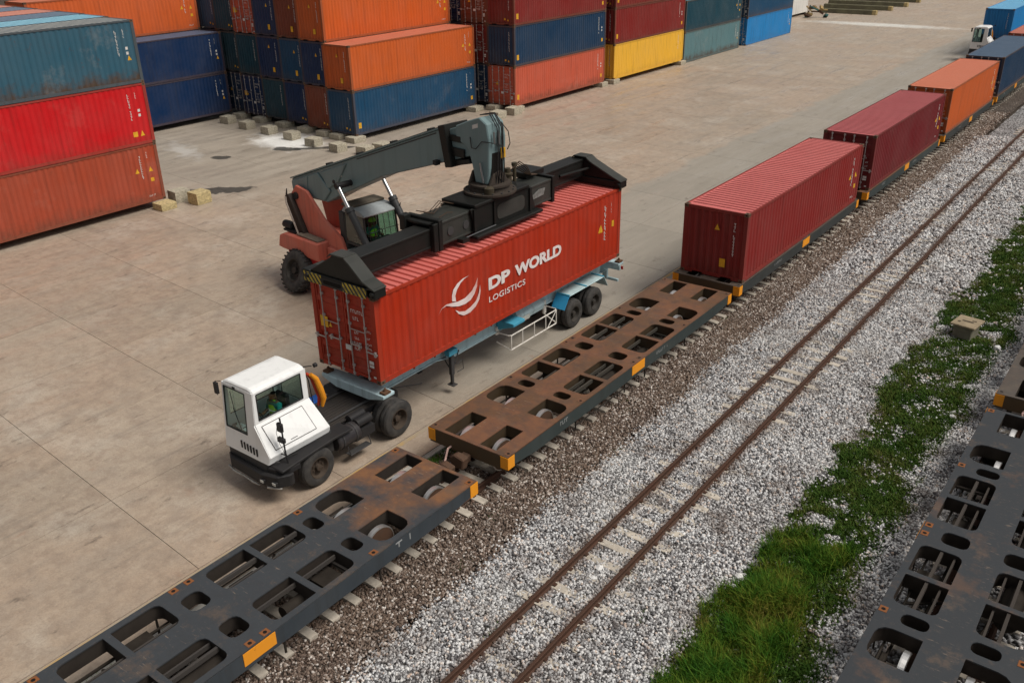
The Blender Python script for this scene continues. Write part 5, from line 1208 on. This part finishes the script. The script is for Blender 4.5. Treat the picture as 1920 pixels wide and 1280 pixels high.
    # bogie
    for s in (-1, 1):
        xa, xb = sorted((-5.35 + s * .62, -5.35 + s * 1.16))
        top = P_('fender', B().box(xa, xb, -4.72, -2.50, 1.28, 1.31), paint('scuffed_pale_fender', (.45, .58, .60), 1.0, .5, .6), bevel=.008)
        P_('fender_front', B().add([(xa, -4.72, 1.305), (xb, -4.72, 1.305), (xb, -5.02, .88), (xa, -5.02, .88)], [(0, 1, 2, 3)]), paint('sky_blue_fender', (.03, .30, .55), .2, .3, .45), top, solid=.015)
        P_('fender_rear', B().add([(xa, -2.50, 1.305), (xb, -2.50, 1.305), (xb, -2.22, .86), (xa, -2.22, .86)], [(0, 1, 2, 3)]), LB, top, solid=.015)
        P_('fender_rib', B().box(xa, xb, -4.74, -4.68, 1.312, 1.34).box(xa, xb, -3.68, -3.62, 1.312, 1.34).box(xa, xb, -2.55, -2.49, 1.312, 1.34), BB, top)
        for y in (-4.36, -3.06):
            for k_, d in ((1.02, .12), (.70, .08)): wheel(t, s * k_, y + 7.6, .52, .52, .28, d, s, plain('grey_hub', (.06, .055, .05), .6, .2, .6, 6))
        P_('spring', B().prism([(-5.0, .90), (-3.7, .70), (-2.45, .90), (-2.45, .84), (-3.7, .60), (-5.0, .84)], *sorted((-5.35 + s * .40, -5.35 + s * .50)), 'x').box(*sorted((-5.35 + s * .38, -5.35 + s * .52)), -3.85, -3.55, .6, 1.1), BLK_)
    for y in (-4.36, -3.06): P_('axle', B().tube([(-6.3, y, .52), (-4.4, y, .52)], .065, 8), BLK_)
    P_('tail_frame', B().box(-6.3, -4.3, -1.22, -1.15, 1.10, 1.30).box(-5.9, -5.7, -1.3, -1.2, .7, 1.1).box(-5.0, -4.8, -1.3, -1.2, .7, 1.1).box(-6.3, -4.35, -1.26, -1.18, .66, .76), LB, bevel=.01)
    for s in (-1, 1): P_('tail_lamp', B().box(*sorted((-5.35 + s * .98, -5.35 + s * 1.14)), -1.14, -1.12, 1.14, 1.26), plain('red_lens', (.45, .02, .015), .35, 0, .1, 9))
    P_('air_tank', B().lathe([(-.35, .04), (-.33, .14), (.33, .14), (.35, .04)], (-5.35, -8.3, 1.05), 'y', 14), DGREY, smooth=True)
    return t
trl = trailer((-5.35, -7.6, 0), 'pale blue skeletal trailer with white side guards under the raised red container')
trl2 = copy_tree(trl); trl2.location = (-5.72, 74.6, 0); trl2['label'] = 'trailer under the sky blue container behind the distant white tractor'
# ---------------------------------------------------------------- reach stacker
RZ = -0.13; SX, SY = -14.7, -6.26
RS = root('reach_stacker', 'red and slate reach stacker lifting the bright red container with a long black spreader', 'reach stacker', (SX, SY, 0), RZ)
RSI = (Matrix.Translation((SX, SY, 0)) @ Matrix.Rotation(RZ, 4, 'Z')).inverted()
def SP(name, mb, mat, par=RS, world=False, **k):
    me = mb.mesh(name)
    if world: me.transform(RSI)
    if k.pop('split', False): return [link(name, q, mat, par, **k) for q in islands(me)]
    return link(name, me, mat, par, **k)
def q_(p): return tuple(RSI @ Vector(p))
SAL = paint('salmon_red_paint', (.60, .135, .085), .3, .45, .55, dust=.2); REDP = paint('signal_red_paint', (.50, .02, .018), .2, .3, .45); SLT = paint('slate_boom_paint', (.155, .23, .24), .12, .25, .42, big=.4)
BLKS = paint('black_spreader_paint', (.006, .007, .0065), .35, .2, .45, dust=.02, big=.03); GRYS = paint('grey_spreader_paint', (.014, .018, .016), .5, .3, .5, dust=.05, big=.22)
# chassis
SP('chassis', MB().box(-1.3, 7.6, -.84, .84, .50, 1.35), REDP, bevel=.04)
SP('rear_fender', MB().prism([(.25, .35), (.95, .35), (1.05, 1.42), (-.95, 1.42), (-.95, 1.30), (-.55, 1.30), (.35, 1.28)], -1.10, -.86, 'y').prism([(.25, .35), (.95, .35), (1.05, 1.42), (-.95, 1.42), (-.95, 1.30), (-.55, 1.30), (.35, 1.28)], .86, 1.10, 'y'), REDP, bevel=.02)
cw = SP('counterweight', MB().prism([(-1.45, 1.45), (-1.3, 1.95), (-.9, 2.12), (1.3, 2.16), (1.3, 1.43), (-1.2, 1.43)], -1.22, 1.22, 'y'), SAL, bevel=.05)
SP('engine_hood', MB().box(1.32, 2.2, -.8, .8, 1.36, 1.95).box(2.2, 7.4, -.95, -.2, 1.36, 1.62).box(2.2, 7.4, .9, 1.4, 1.36, 1.62), SAL, bevel=.03)
SP('air_cleaner', MB().lathe([(-.30, .06), (-.29, .15), (.0, .17), (.28, .15), (.30, .05)], (-1.05, -.85, 2.32), 'x', 16).box(-1.2, -.4, -1.05, -.6, 2.13, 2.2), BLK_, smooth=True)
SP('hood_step', MB().box(-.2, 1.2, -1.1, -.75, 2.17, 2.21), plain('sandy_plate', (.22, .18, .14), .9, 0, .5, 4))
RIMR = plain('black_dusty_rim', (.035, .032, .030), .6, .2, .7, 6)
for s in (-1, 1):
    o = wheel(RS, 0, s * 1.36, .82, .82, .50, .14, s, RIMR, 26); o.rotation_euler = (0, random.uniform(0, 1), PI / 2)
    for ch in o.children: pass
    for k_, d in ((1.78, .16), (1.14, .1)):
        o = wheel(RS, 6.3, s * k_, .90, .90, .52, d, s, RIMR, 26); o.rotation_euler = (0, random.uniform(0, 1), PI / 2)
SP('front_axle', MB().tube([(6.3, -1.9, .9), (6.3, 1.9, .9)], .25, 12).tube([(0, -1.4, .82), (0, 1.4, .82)], .16, 10), BLK_)
# mast plates that carry the boom
for s in (-1, 1):
    y0, y1 = sorted((s * .56, s * .68))
    SP('boom_bracket', MB().prism([(-.95, 3.55), (-.55, 3.95), (.15, 3.85), (1.15, 2.95), (2.15, 2.45), (2.5, 1.6), (2.5, 1.37), (-.05, 1.37), (-.55, 2.2)], y0, y1, 'y'), SAL, bevel=.015)
    SP('bracket_edge', MB().prism([(-1.05, 3.5), (-.80, 3.62), (.42, 1.5), (.10, 1.3), (-.25, 1.6)], *sorted((s * .68, s * .90)), 'y'), plain('oily_dark_steel', (.035, .025, .022), .6, 0, .5, 4), bevel=.02)
    m = MB(); 
    for i in range(9): m.tube([(-1.16 + .03 * i, s * (.70 + .022 * i), 3.72 - .05 * i), (-1.28 + .03 * i, s * (.70 + .022 * i), 3.45 - .04 * i), (-1.05 + .02 * i, s * (.72 + .02 * i), 3.15), (-.3, s * (.72 + .02 * i), 2.1)], .02, 5)
    SP('hydraulic_hose', m, BLK_, split=True)
SP('pale_pipe', MB().tube([(-.86, -.98, 3.52), (-.82, -1.0, 3.3), (-.10, -1.02, 2.0), (.10, -1.02, 1.45)], .035, 7), plain('pale_tube', (.45, .38, .33), .5, .2, .4, 5), smooth=True)
SP('boom_pin', MB().tube([(-.55, -.75, 3.55), (-.55, .75, 3.55)], .14, 14), BLK_)
# boom
boom = SP('boom', MB().prism([(-1.15, 3.42), (-1.20, 4.05), (7.85, 7.26), (8.02, 6.24), (4.6, 5.16), (2.1, 4.05), (1.1, 3.55)], -.40, .40, 'y'), SLT, bevel=.03)
SP('boom_flange', MB().prism([(-1.22, 4.05), (-1.21, 4.10), (7.85, 7.31), (7.86, 7.26)], -.46, .46, 'y'), SLT, boom)
SP('boom_gusset', MB().prism([(-1.1, 3.5), (-1.15, 3.98), (.7, 4.62), (1.45, 4.05), (1.0, 3.6)], -.47, -.401, 'y').prism([(1.3, 4.1), (.9, 4.68), (2.6, 5.28), (2.0, 4.5)], -.46, -.401, 'y'), SLT, boom, bevel=.03)
SP('boom_rib', MB().prism([(-.2, 3.55), (-.12, 3.55), (.05, 4.35), (-.03, 4.34)], -.50, -.471, 'y'), SLT, boom)
SP('cylinder_boss', MB().lathe([(-1.06, .11), (1.06, .11)], (2.72, 0, 4.60), 'y', 16).lathe([(-.66, .07), (-.62, .07)], (2.0, 0, 4.55), 'y', 8), BLK_, boom)
m = MB()
for f_ in (1.9, 2.15): m.lathe([(-.43, .03), (-.401, .05)], (f_, 0, 4.75), 'y', 8)
SP('grease_cap', m, plain('pale_cap', (.6, .58, .55), .5), boom)
SP('boom_collar', MB().prism([(7.72, 7.32), (8.02, 7.40), (8.30, 6.12), (7.98, 6.06)], -.50, .50, 'y'), BLKS, boom, bevel=.02)
SP('telescopic_section', MB().prism([(8.0, 7.22), (9.05, 7.58), (9.2, 7.0), (8.95, 6.55), (8.25, 6.32)], -.30, .30, 'y'), SLT, boom, bevel=.02)
SP('wear_pad', MB().box(8.10, 8.75, -.37, -.302, 6.45, 6.72).box(8.12, 8.62, -.37, -.302, 6.9, 7.1).prism([(8.1, 6.28), (8.9, 6.45), (9.0, 6.32), (8.2, 6.12)], -.34, .34, 'y'), BLKS, boom, bevel=.02)
head = SP('boom_head', MB().prism([(8.40, 7.40), (8.95, 7.62), (9.45, 7.78), (9.75, 7.62), (9.84, 7.2), (9.80, 6.3), (9.72, 5.80), (9.20, 5.80), (9.08, 6.3), (8.92, 6.78), (8.72, 6.90), (8.40, 6.95)], -.36, .36, 'y'), SLT, bevel=.03)
SP('head_opening', MB().prism([(-.22, 6.75), (.22, 6.75), (.24, 6.1), (-.24, 6.1)], 9.79, 9.82, 'x'), DARKHOLE, head)
SP('name_decal', MB().add([(9.15, -.363, 7.40), (9.40, -.363, 7.48), (9.40, -.363, 7.60), (9.15, -.363, 7.52)], [(0, 1, 2, 3)]), WHITE, head)
SP('yellow_tag', MB().box(9.80, 9.87, .12, .30, 6.55, 6.85), YEL, head)
m = MB()
for i, (dy, dz) in enumerate(((0, 0), (.06, .06), (-.06, .03), (.11, -.05))):
    y = -.36 - abs(dy) * .6
    m.tube([(9.2, dy * 1.2, 7.78), (9.62 + dz * .3, dy * 1.4, 7.86), (9.92 + dz * .2, dy * 1.5, 7.5), (9.90 + dz * .2, dy * 1.3 + .04, 6.9), (9.93, dy * 1.6, 6.3), (9.85, dy * 2, 5.8)], .018, 5)
m.tube([(9.05, -.37, 7.15), (9.15, -.42, 6.85), (9.35, -.43, 6.85), (9.6, -.42, 7.1), (9.88, -.34, 7.1), (9.98, .1, 6.95)], .014, 5)
m.tube([(9.75, .25, 7.6), (10.0, .3, 7.35), (10.05, .32, 7.0), (9.95, .3, 6.8)], .016, 5)
SP('head_hose', m, BLK_, head, split=True)
m = MB()
for (a, b, c, d, y) in ((9.90, 7.4, 9.92, 7.05, -.2), (9.90, 7.4, 9.92, 7.0, 0), (9.5, 6.45, 9.62, 5.85, -.41)): m.tube([(a, y, b), (c, y, d)], .028, 7)
SP('damper_rod', m, CHROME, head, split=True)
for i_ in range(3):
    SP('boom_pipe', MB().tube([(-.9, .28 - .09 * i_, 4.24), (2.0, .28 - .09 * i_, 5.27), (7.7, .28 - .09 * i_, 7.30)], .022, 5), BLK_, boom)
for f_ in (.6, 2.6, 4.6, 6.6): SP('pipe_clamp', MB().box(f_ - .04, f_ + .04, .05, .34, 4.80 + (f_ - .6) * .355 - .04, 4.80 + (f_ - .6) * .355 + .05), BLKS, boom)
SP('boom_stripe', MB().prism([(3.2, 5.50), (7.55, 7.04), (7.55, 7.08), (3.2, 5.54)], -.403, -.401, 'y'), DGREY, boom)
SP('work_lamp', MB().box(7.55, 7.7, -.62, -.44, 6.1, 6.25), BLK_, boom); SP('work_lamp', MB().box(7.55, 7.7, .44, .62, 6.1, 6.25), BLK_, boom)
# lift cylinders
for s in (-1, 1):
    a = Vector((2.72, s * .96, 4.60)); b = Vector((4.95, s * .98, 1.62)); j = a.lerp(b, .24)
    c = SP('lift_cylinder', MB().tube([j, b], .135, 14).tube([j + (a - j).normalized() * .0, j - (a - j).normalized() * .16], .165, 14), plain('dark_cylinder', (.045, .048, .052), .5, .1, .4, 5), smooth=True)
    SP('piston_rod', MB().tube([a, j], .075, 12), CHROME, c, smooth=True)
# cab
c0, c1, l0, l1, zb, zt = 2.25, 3.55, -.52, .95, 1.65, 3.52
fr = MB()
for x in (c0, c1):
    for y in (l0, l1): fr.tube([(x, y, zb), (x + (.06 if x == c0 else -.14), y * .97, zt)], .04, 6)
fr.box(c0 - .02, c1 - .1, l0 - .01, l0 + .03, 2.28, 2.36).box(c0, c0 + .06, l0, l1, zb, 2.4)
SP('cab_frame', fr, DGREY)
SP('cab_base', MB().box(c0 - .04, c1 + .06, l0 - .04, l1 + .04, zb - .1, zb + .38), plain('pale_grey_cab', (.36, .38, .39), .5, 0, .4, 4), bevel=.03)
SP('cab_roof', MB().prism([(c0 - .06, zt), (c0 + .1, zt + .16), (c1 - .35, zt + .16), (c1 - .02, zt + .02), (c1 - .02, zt - .05), (c0 - .06, zt - .05)], l0 - .04, l1 + .04, 'y'), plain('pale_grey_roof', (.33, .36, .37), .5, 0, .4, 3), bevel=.02)
SP('roof_cover', MB().box(c0 - .1, c0 + .55, l0 - .02, l1 + .02, zt + .16, zt + .26), plain('olive_brown_cover', (.10, .085, .065), .8, 0, .5, 4), bevel=.03)
SP('rear_cabinet', MB().box(c0 - .35, c0 - .04, l0, l1, zb, zt - .1), DGREY, bevel=.02)
for nm, q in (('windscreen', [(c1 + .01, l0, 2.05), (c1 + .01, l1, 2.05), (c1 - .13, l1 * .97, zt - .05), (c1 - .13, l0 * .97, zt - .05)]), ('side_window', [(c0 + .05, l0 - .01, 2.4), (c1, l0 - .01, 2.4), (c1 - .13, l0, zt - .06), (c0 + .06, l0, zt - .06)]),
              ('side_window', [(c0 + .05, l1 + .01, 2.1), (c1, l1 + .01, 2.1), (c1 - .13, l1, zt - .06), (c0 + .06, l1, zt - .06)])):
    g = SP(nm, MB().add(q, [(0, 1, 2, 3)]), glass_mat('green_cab_glass', (.45, .68, .60)) if 'green_cab_glass' not in bpy.data.materials else bpy.data.materials['green_cab_glass'])
m = MB()
for y in np.linspace(l0 + .15, l1 - .15, 6): m.tube([(c1 + .04, y, 2.3), (c1 - .10, y, zt - .05)], .012, 4)
m.tube([(c1 + .0, l0, 2.9), (c1 + .0, l1, 2.9)], .014, 4)
SP('window_guard', m, BLK_)
SP('cab_seat', MB().box(2.55, 3.0, .10, .60, zb + .45, zb + .60).box(2.45, 2.58, .10, .60, zb + .58, zb + 1.2), BLK_, bevel=.04)
SP('console', MB().box(3.15, 3.4, -.1, .75, zb + .38, zb + .85).box(2.5, 3.0, -.32, -.12, zb + .38, zb + .75), BLK_, bevel=.03)
SP('steering_wheel', MB().tube([(3.12 + .04 * math.sin(a), .35 + .16 * math.cos(a), zb + 1.0 + .14 * math.sin(a)) for a in np.linspace(0, 2 * PI, 15)], .014, 5).tube([(3.12, .35, zb + 1.0), (3.28, .35, zb + .8)], .02, 5).tube([(3.12, .19, zb + 1.0), (3.12, .51, zb + 1.0)], .01, 4), BLK_)
SP('beacon_arm', MB().tube([(c1 - .1, l1, zt), (c1 + .1, l1 + .05, zt + .12), (c1 + .12, l1 + .05, zt + .22)], .018, 5), BLK_)
SP('handrail', MB().tube([(3.6, 1.0, 3.0), (4.6, 1.5, 2.9), (4.6, 1.5, 1.7)], .016, 5).tube([(3.6, 1.0, 2.4), (4.6, 1.5, 2.3)], .014, 5).tube([(4.1, 1.25, 2.95), (4.1, 1.25, 1.7)], .014, 5), BLK_)
p_ = person('operator with a lime green helmet seated in the reach stacker cab', tuple(RSI.inverted() @ Vector((2.72, .35, zb + .61))), RZ + PI / 2, True, .38)

# spreader, in world coordinates
def W(name, mb, mat, par=RS, **k): return SP(name, mb, mat, par, True, **k)
CT = 1.82 + HERO_H
def arm_box(x0, x1, y0, y1, z0, z1):
    m = MB().box(x0, x1, y0, y1, z0, z1)
    m.box(x1 + .001, x1 + .02, y0, y1, z1 - .07, z1 - .0).box(x1 + .001, x1 + .02, y0, y1, z0, z0 + .07)
    return m
sb = W('spreader_beam', arm_box(-5.95, -4.96, -10.25, -4.75, 4.60, 5.30), GRYS, bevel=.02)
for y in (-9.82, -9.12):
    W('inspection_hole', MB().lathe([(0, .13), (.022, .13), (.024, .10)], (-4.96, y, 4.93), 'x', 18).box(-4.955, -4.95, y - .1, y + .1, 4.83, 5.03), DGREY, sb)
W('white_scuff', MB().add([(-4.935, -5.75, 4.85), (-4.935, -5.2, 4.88), (-4.935, -5.1, 5.1), (-4.935, -5.45, 5.12), (-4.935, -5.8, 5.0)], [(0, 1, 2, 3, 4)]), plain('rubbed_white', (.22, .23, .22), .7, 0, .9, 7), sb)
W('extension_arm', arm_box(-5.62, -5.02, -13.35, -10.2, 4.62, 5.20), BLKS, bevel=.02); W('extension_arm', arm_box(-6.22, -5.62, -4.8, -1.75, 4.62, 5.24), BLKS, bevel=.02)
# bracing tube inside the far gusset
W('tie_bar', MB().tube([(-5.6, -3.3, 4.95), (-5.35, -1.8, 4.95)], .05, 8), BLKS)
# collars
W('end_collar', MB().box(-6.10, -4.84, -10.42, -10.26, 4.50, 5.42).box(-5.98, -4.92, -10.62, -10.43, 5.26, 5.34).box(-5.04, -4.86, -10.62, -10.43, 4.52, 5.34).box(-6.12, -5.9, -10.7, -10.42, 5.0, 5.46), BLKS, bevel=.015)
W('end_collar', MB().box(-6.30, -4.90, -4.74, -4.60, 4.50, 5.38).box(-6.35, -5.55, -5.3, -4.3, 5.32, 5.50), BLKS, bevel=.015)
W('slide_rod', MB().tube([(-4.80, -9.3, 4.62), (-4.80, -7.9, 4.62)], .02, 6), CHROME)
W('rod_bracket', MB().box(-4.95, -4.72, -9.55, -9.25, 4.50, 4.62), BLKS)
# centre saddle
sd_ = W('saddle', MB().prism([(-9.0, 5.36), (-8.75, 4.58), (-5.75, 4.58), (-6.0, 5.36)], -4.93, -4.86, 'x').prism([(-9.0, 5.36), (-8.75, 4.58), (-5.75, 4.58), (-6.0, 5.36)], -6.04, -5.97, 'x'), BLKS, bevel=.01)
W('saddle_flange', MB().prism([(-9.0, 4.48), (-9.0, 4.58), (-5.65, 4.58), (-5.65, 4.48)], -4.93, -4.62, 'x').prism([(-9.0, 4.48), (-9.0, 4.58), (-5.65, 4.58), (-5.65, 4.48)], -6.3, -5.97, 'x'), BLKS, sd_, bevel=.02)
W('saddle_rib', MB().box(-4.86, -4.80, -7.95, -7.89, 4.6, 5.34).box(-4.86, -4.80, -6.12, -6.02, 4.6, 5.34).box(-4.86, -4.80, -8.9, -8.8, 4.65, 5.34), BLKS, sd_)
W('saddle_top', MB().box(-6.12, -4.80, -8.85, -6.15, 5.37, 5.47), BLKS, sd_, bevel=.02)
W('saddle_panel', MB().prism(rrect(-7.75, -6.35, 4.72, 5.2, .16), -4.857, -4.845, 'x'), GRYS, sd_)
# rotator
W('rotator', MB().lathe([(5.47, .80), (5.50, .82), (5.56, .82), (5.58, .62), (5.68, .60), (5.72, .66), (5.78, .66), (5.80, .3)], (-5.35, -7.45, 0), 'z', 32), plain('rusty_black_rotator', (.045, .034, .028), .7, 0, .7, 4), bevel=.0)
m = MB()
for i in range(16): a = 2 * PI * i / 16; m.tube([(-5.35 + .74 * math.cos(a), -7.45 + .74 * math.sin(a), 5.56), (-5.35 + .74 * math.cos(a), -7.45 + .74 * math.sin(a), 5.60)], .03, 6)
W('rotator_bolt', m, DGREY)
W('rotator_lug', MB().prism([(-7.95, 5.78), (-7.75, 6.12), (-7.45, 6.2), (-7.2, 6.05), (-7.05, 5.78)], -5.80, -5.72, 'x').prism([(-7.95, 5.78), (-7.75, 6.12), (-7.45, 6.2), (-7.2, 6.05), (-7.05, 5.78)], -5.02, -4.94, 'x').tube([(-5.85, -7.45, 6.0), (-4.9, -7.45, 6.0)], .09, 10), plain('rusty_black_rotator', (.045, .034, .028), .7, 0, .7, 4), bevel=.01)
W('slew_motor', MB().lathe([(5.48, .13), (5.85, .13), (5.88, .16), (5.93, .16), (5.95, .09), (6.08, .09)], (-5.15, -6.80, 0), 'z', 14).lathe([(5.48, .10), (5.8, .10), (5.83, .12), (5.9, .05)], (-5.45, -6.45, 0), 'z', 12).lathe([(5.48, .14), (5.75, .16), (5.8, .08)], (-4.98, -7.95, 0), 'z', 12).lathe([(5.5, .06), (5.98, .06), (6.0, .09), (6.1, .09)], (-5.35, -6.2, 0), 'z', 10), plain('oily_motor', (.06, .048, .03), .5, 0, .6, 6), smooth=True, split=True)
m = MB()
for i in range(5):
    o = .05 * i; m.tube([(-5.3 - o, -6.35, 5.95 - o), (-5.3 - o, -6.0, 6.1 - o), (-5.3 - o, -5.6, 5.85 - o), (-5.35 - o, -5.3, 5.5), (-5.4 - o, -4.9, 5.42)], .018, 5)
for i in range(3): m.tube([(-5.8 + .1 * i, -8.9, 5.4), (-5.82 + .1 * i, -9.3, 5.55), (-5.8 + .1 * i, -9.8, 5.33), (-5.8 + .15 * i, -10.3, 5.52)], .014, 5)
m.tube([(-5.2, -10.0, 5.34), (-5.15, -9.7, 5.42), (-5.2, -9.4, 5.34)], .012, 5)
W('spreader_hose', m, plain('brown_hose', (.06, .035, .022), .6, 0, .4, 6), split=True)
# end beams with gusset, stripes and corner boxes
def stripes():
    k = NT('hazard_stripes'); v = k.coord('Object'); w_ = k.n('ShaderNodeTexWave', wave_type='BANDS', bands_direction='DIAGONAL', wave_profile='SIN'); w_.inputs['Scale'].default_value = 1.55; w_.inputs['Distortion'].default_value = 0
    mp = k.n('ShaderNodeMapping'); mp.inputs['Rotation'].default_value = (0, 0, -RZ); k.l(v, mp.inputs[0]); a = k.xyz(mp.outputs[0])
    cb = k.n('ShaderNodeCombineXYZ'); k.l(a[0], cb.inputs[0]); k.l(a[2], cb.inputs[1]); k.l(k.mul(k.mul(a[0], 1), 0), cb.inputs[2])
    s = k.mul(k.mul(k.mul(a[0], a[2], 'ADD'), 6.6), 1.0, 'FRACT') if False else None
    d = k.mul(k.mul(a[0], k.mul(a[2], .75), 'ADD'), 6.4); fr_ = k.n('ShaderNodeMath', operation='FRACT'); k.l(d, fr_.inputs[0]); st = k.step(fr_.outputs[0], .47, .53)
    c = k.mix(st, (.50, .36, .035), (.02, .02, .018)); c = k.mix(k.mul(k.noise(v, 6, 5, .7, .42, .66), .75), c, (.05, .045, .035)); return k.fin(c, .7)
STR = stripes()
for sgn, yc in ((-1, -13.66), (1, -1.62)):
    ya, yb = yc - .20, yc + .20; peak = -5.32 if sgn < 0 else -5.75
    eb = W('end_beam', MB().box(-6.70, -4.06, ya, yb, CT + .03, CT + .26), BLKS, bevel=.02)
    W('gusset', MB().prism([(-6.55, CT + .26), (peak - .35, 5.18), (peak - .22, 5.32), (peak + .28, 5.32), (peak + .40, 5.18), (-4.45, CT + .42), (-4.1, CT + .26)], ya + .06, yb - .06, 'y'), BLKS, eb, bevel=.015)
    W('gusset_edge', MB().prism([(peak + .28, 5.325), (peak + .46, 5.20), (-4.42, CT + .44), (-4.02, CT + .28), (-4.02, CT + .24), (-4.47, CT + .40), (peak + .40, 5.17), (peak + .27, 5.28)], ya - .03, yb + .03, 'y').prism([(peak - .40, 5.20), (peak - .24, 5.34), (peak + .28, 5.34), (peak + .28, 5.30), (peak - .22, 5.30)], ya - .02, yb + .02, 'y'), GRYS, eb, bevel=.008)
    for x in (-6.62, -4.18):
        W('corner_box', MB().box(x - .14, x + .14, ya + .0, yb + .03, CT + .004, CT + .30).lathe([(ya - .06, .06), (ya - .0, .08)], (x + .06, 0, CT + .15), 'y', 12), BLKS, eb, bevel=.02)
        W('twistlock', MB().box(x - .05, x + .05, yc - .05, yc + .05, CT - .05, CT + .03), DGREY, eb)
    if sgn < 0:
        W('hazard_panel', MB().box(-6.70, -6.02, ya - .014, ya - .004, CT - .02, CT + .25).box(-5.20, -4.34, ya - .014, ya - .004, CT - .02, CT + .25), STR, eb, split=True)
        W('slot_panel', MB().box(-6.02, -5.20, ya - .010, ya - .002, CT - .02, CT + .20), BLK_, eb); W('slot', MB().prism(rrect(-5.95, -5.27, CT + .04, CT + .15, .05), ya - .016, ya - .011, 'y'), DARKHOLE, eb)
        W('side_lug', MB().box(-6.76, -6.5, yb, yb + .35, CT + .05, CT + .30), GRYS, eb, bevel=.02)

# ---------------------------------------------------------------- far yard
t = root('white_container', 'plain white container standing past the end of the stacked rows', 'container', (-35.0, 92, 0))
part('box_body', MB().box(-1.2, 1.2, -4, 4, .3, 2.9), paint('off_white_box', (.70, .68, .64), .3, .4, .6), t, bevel=.04)
for y in (-3.6, 3.6): part('foot', MB().box(-1.1, 1.1, y - .2, y + .2, 0, .3), DGREY, t)
t = root('scrap_pile', 'heap of rusty machine scrap beside the white container at the top', 'scrap', (-31.6, 92.3, 0))
for i in range(14):
    b = part('scrap_piece', MB().box(-.5 * random.uniform(.4, 1), .4, -.2, .2, -.1, .15) if i % 2 else MB().tube([(-.6, 0, 0), (.6, 0, 0)], .09, 6), [plain('yellow_scrap', (.4, .28, .12), .8, 0, .6, 3), RUSTM, plain('green_scrap', (.03, .12, .12), .7, 0, .5, 3)][i % 3], t)
    b.location = (random.uniform(-1.2, 1.6), random.uniform(-1, 1), random.uniform(.15, 1.4)); b.rotation_euler = (random.uniform(-.6, .6), random.uniform(-.6, .6), random.uniform(0, 3))
BE = ['nearest of the long mossy concrete beams lying at the far end of the yard', 'second of the long mossy beams at the far end of the yard', 'third of the long mossy beams, counting away from the camera', 'farthest long beam at the top edge of the yard']
MOSS = plain('mossy_beam', (.16, .15, .09), .95, 0, .9, 1.2, .4); YT = plain('faded_yellow_tip', (.42, .32, .15), .9, 0, .6, 2)
for i, (x1, y) in enumerate(((-25.6, 98.9), (-25.4, 105.0), (-25.0, 110.8), (-25.2, 117.7))):
    L_ = 7.5 + 1.8 * i; t = root('concrete_beam', BE[i], 'concrete beam', (x1 - L_ / 2, y, 0), 0, 'concrete beams at the end of the yard')
    part('beam_body', MB().prism([(-.45, 0), (.45, 0), (.3, .55), (-.3, .55)], -L_ / 2, L_ / 2 - .55, 'x'), MOSS, t, bevel=.05); part('beam_tip', MB().prism([(-.45, 0), (.45, 0), (.3, .55), (-.3, .55)], L_ / 2 - .54, L_ / 2, 'x'), YT, t, bevel=.05)
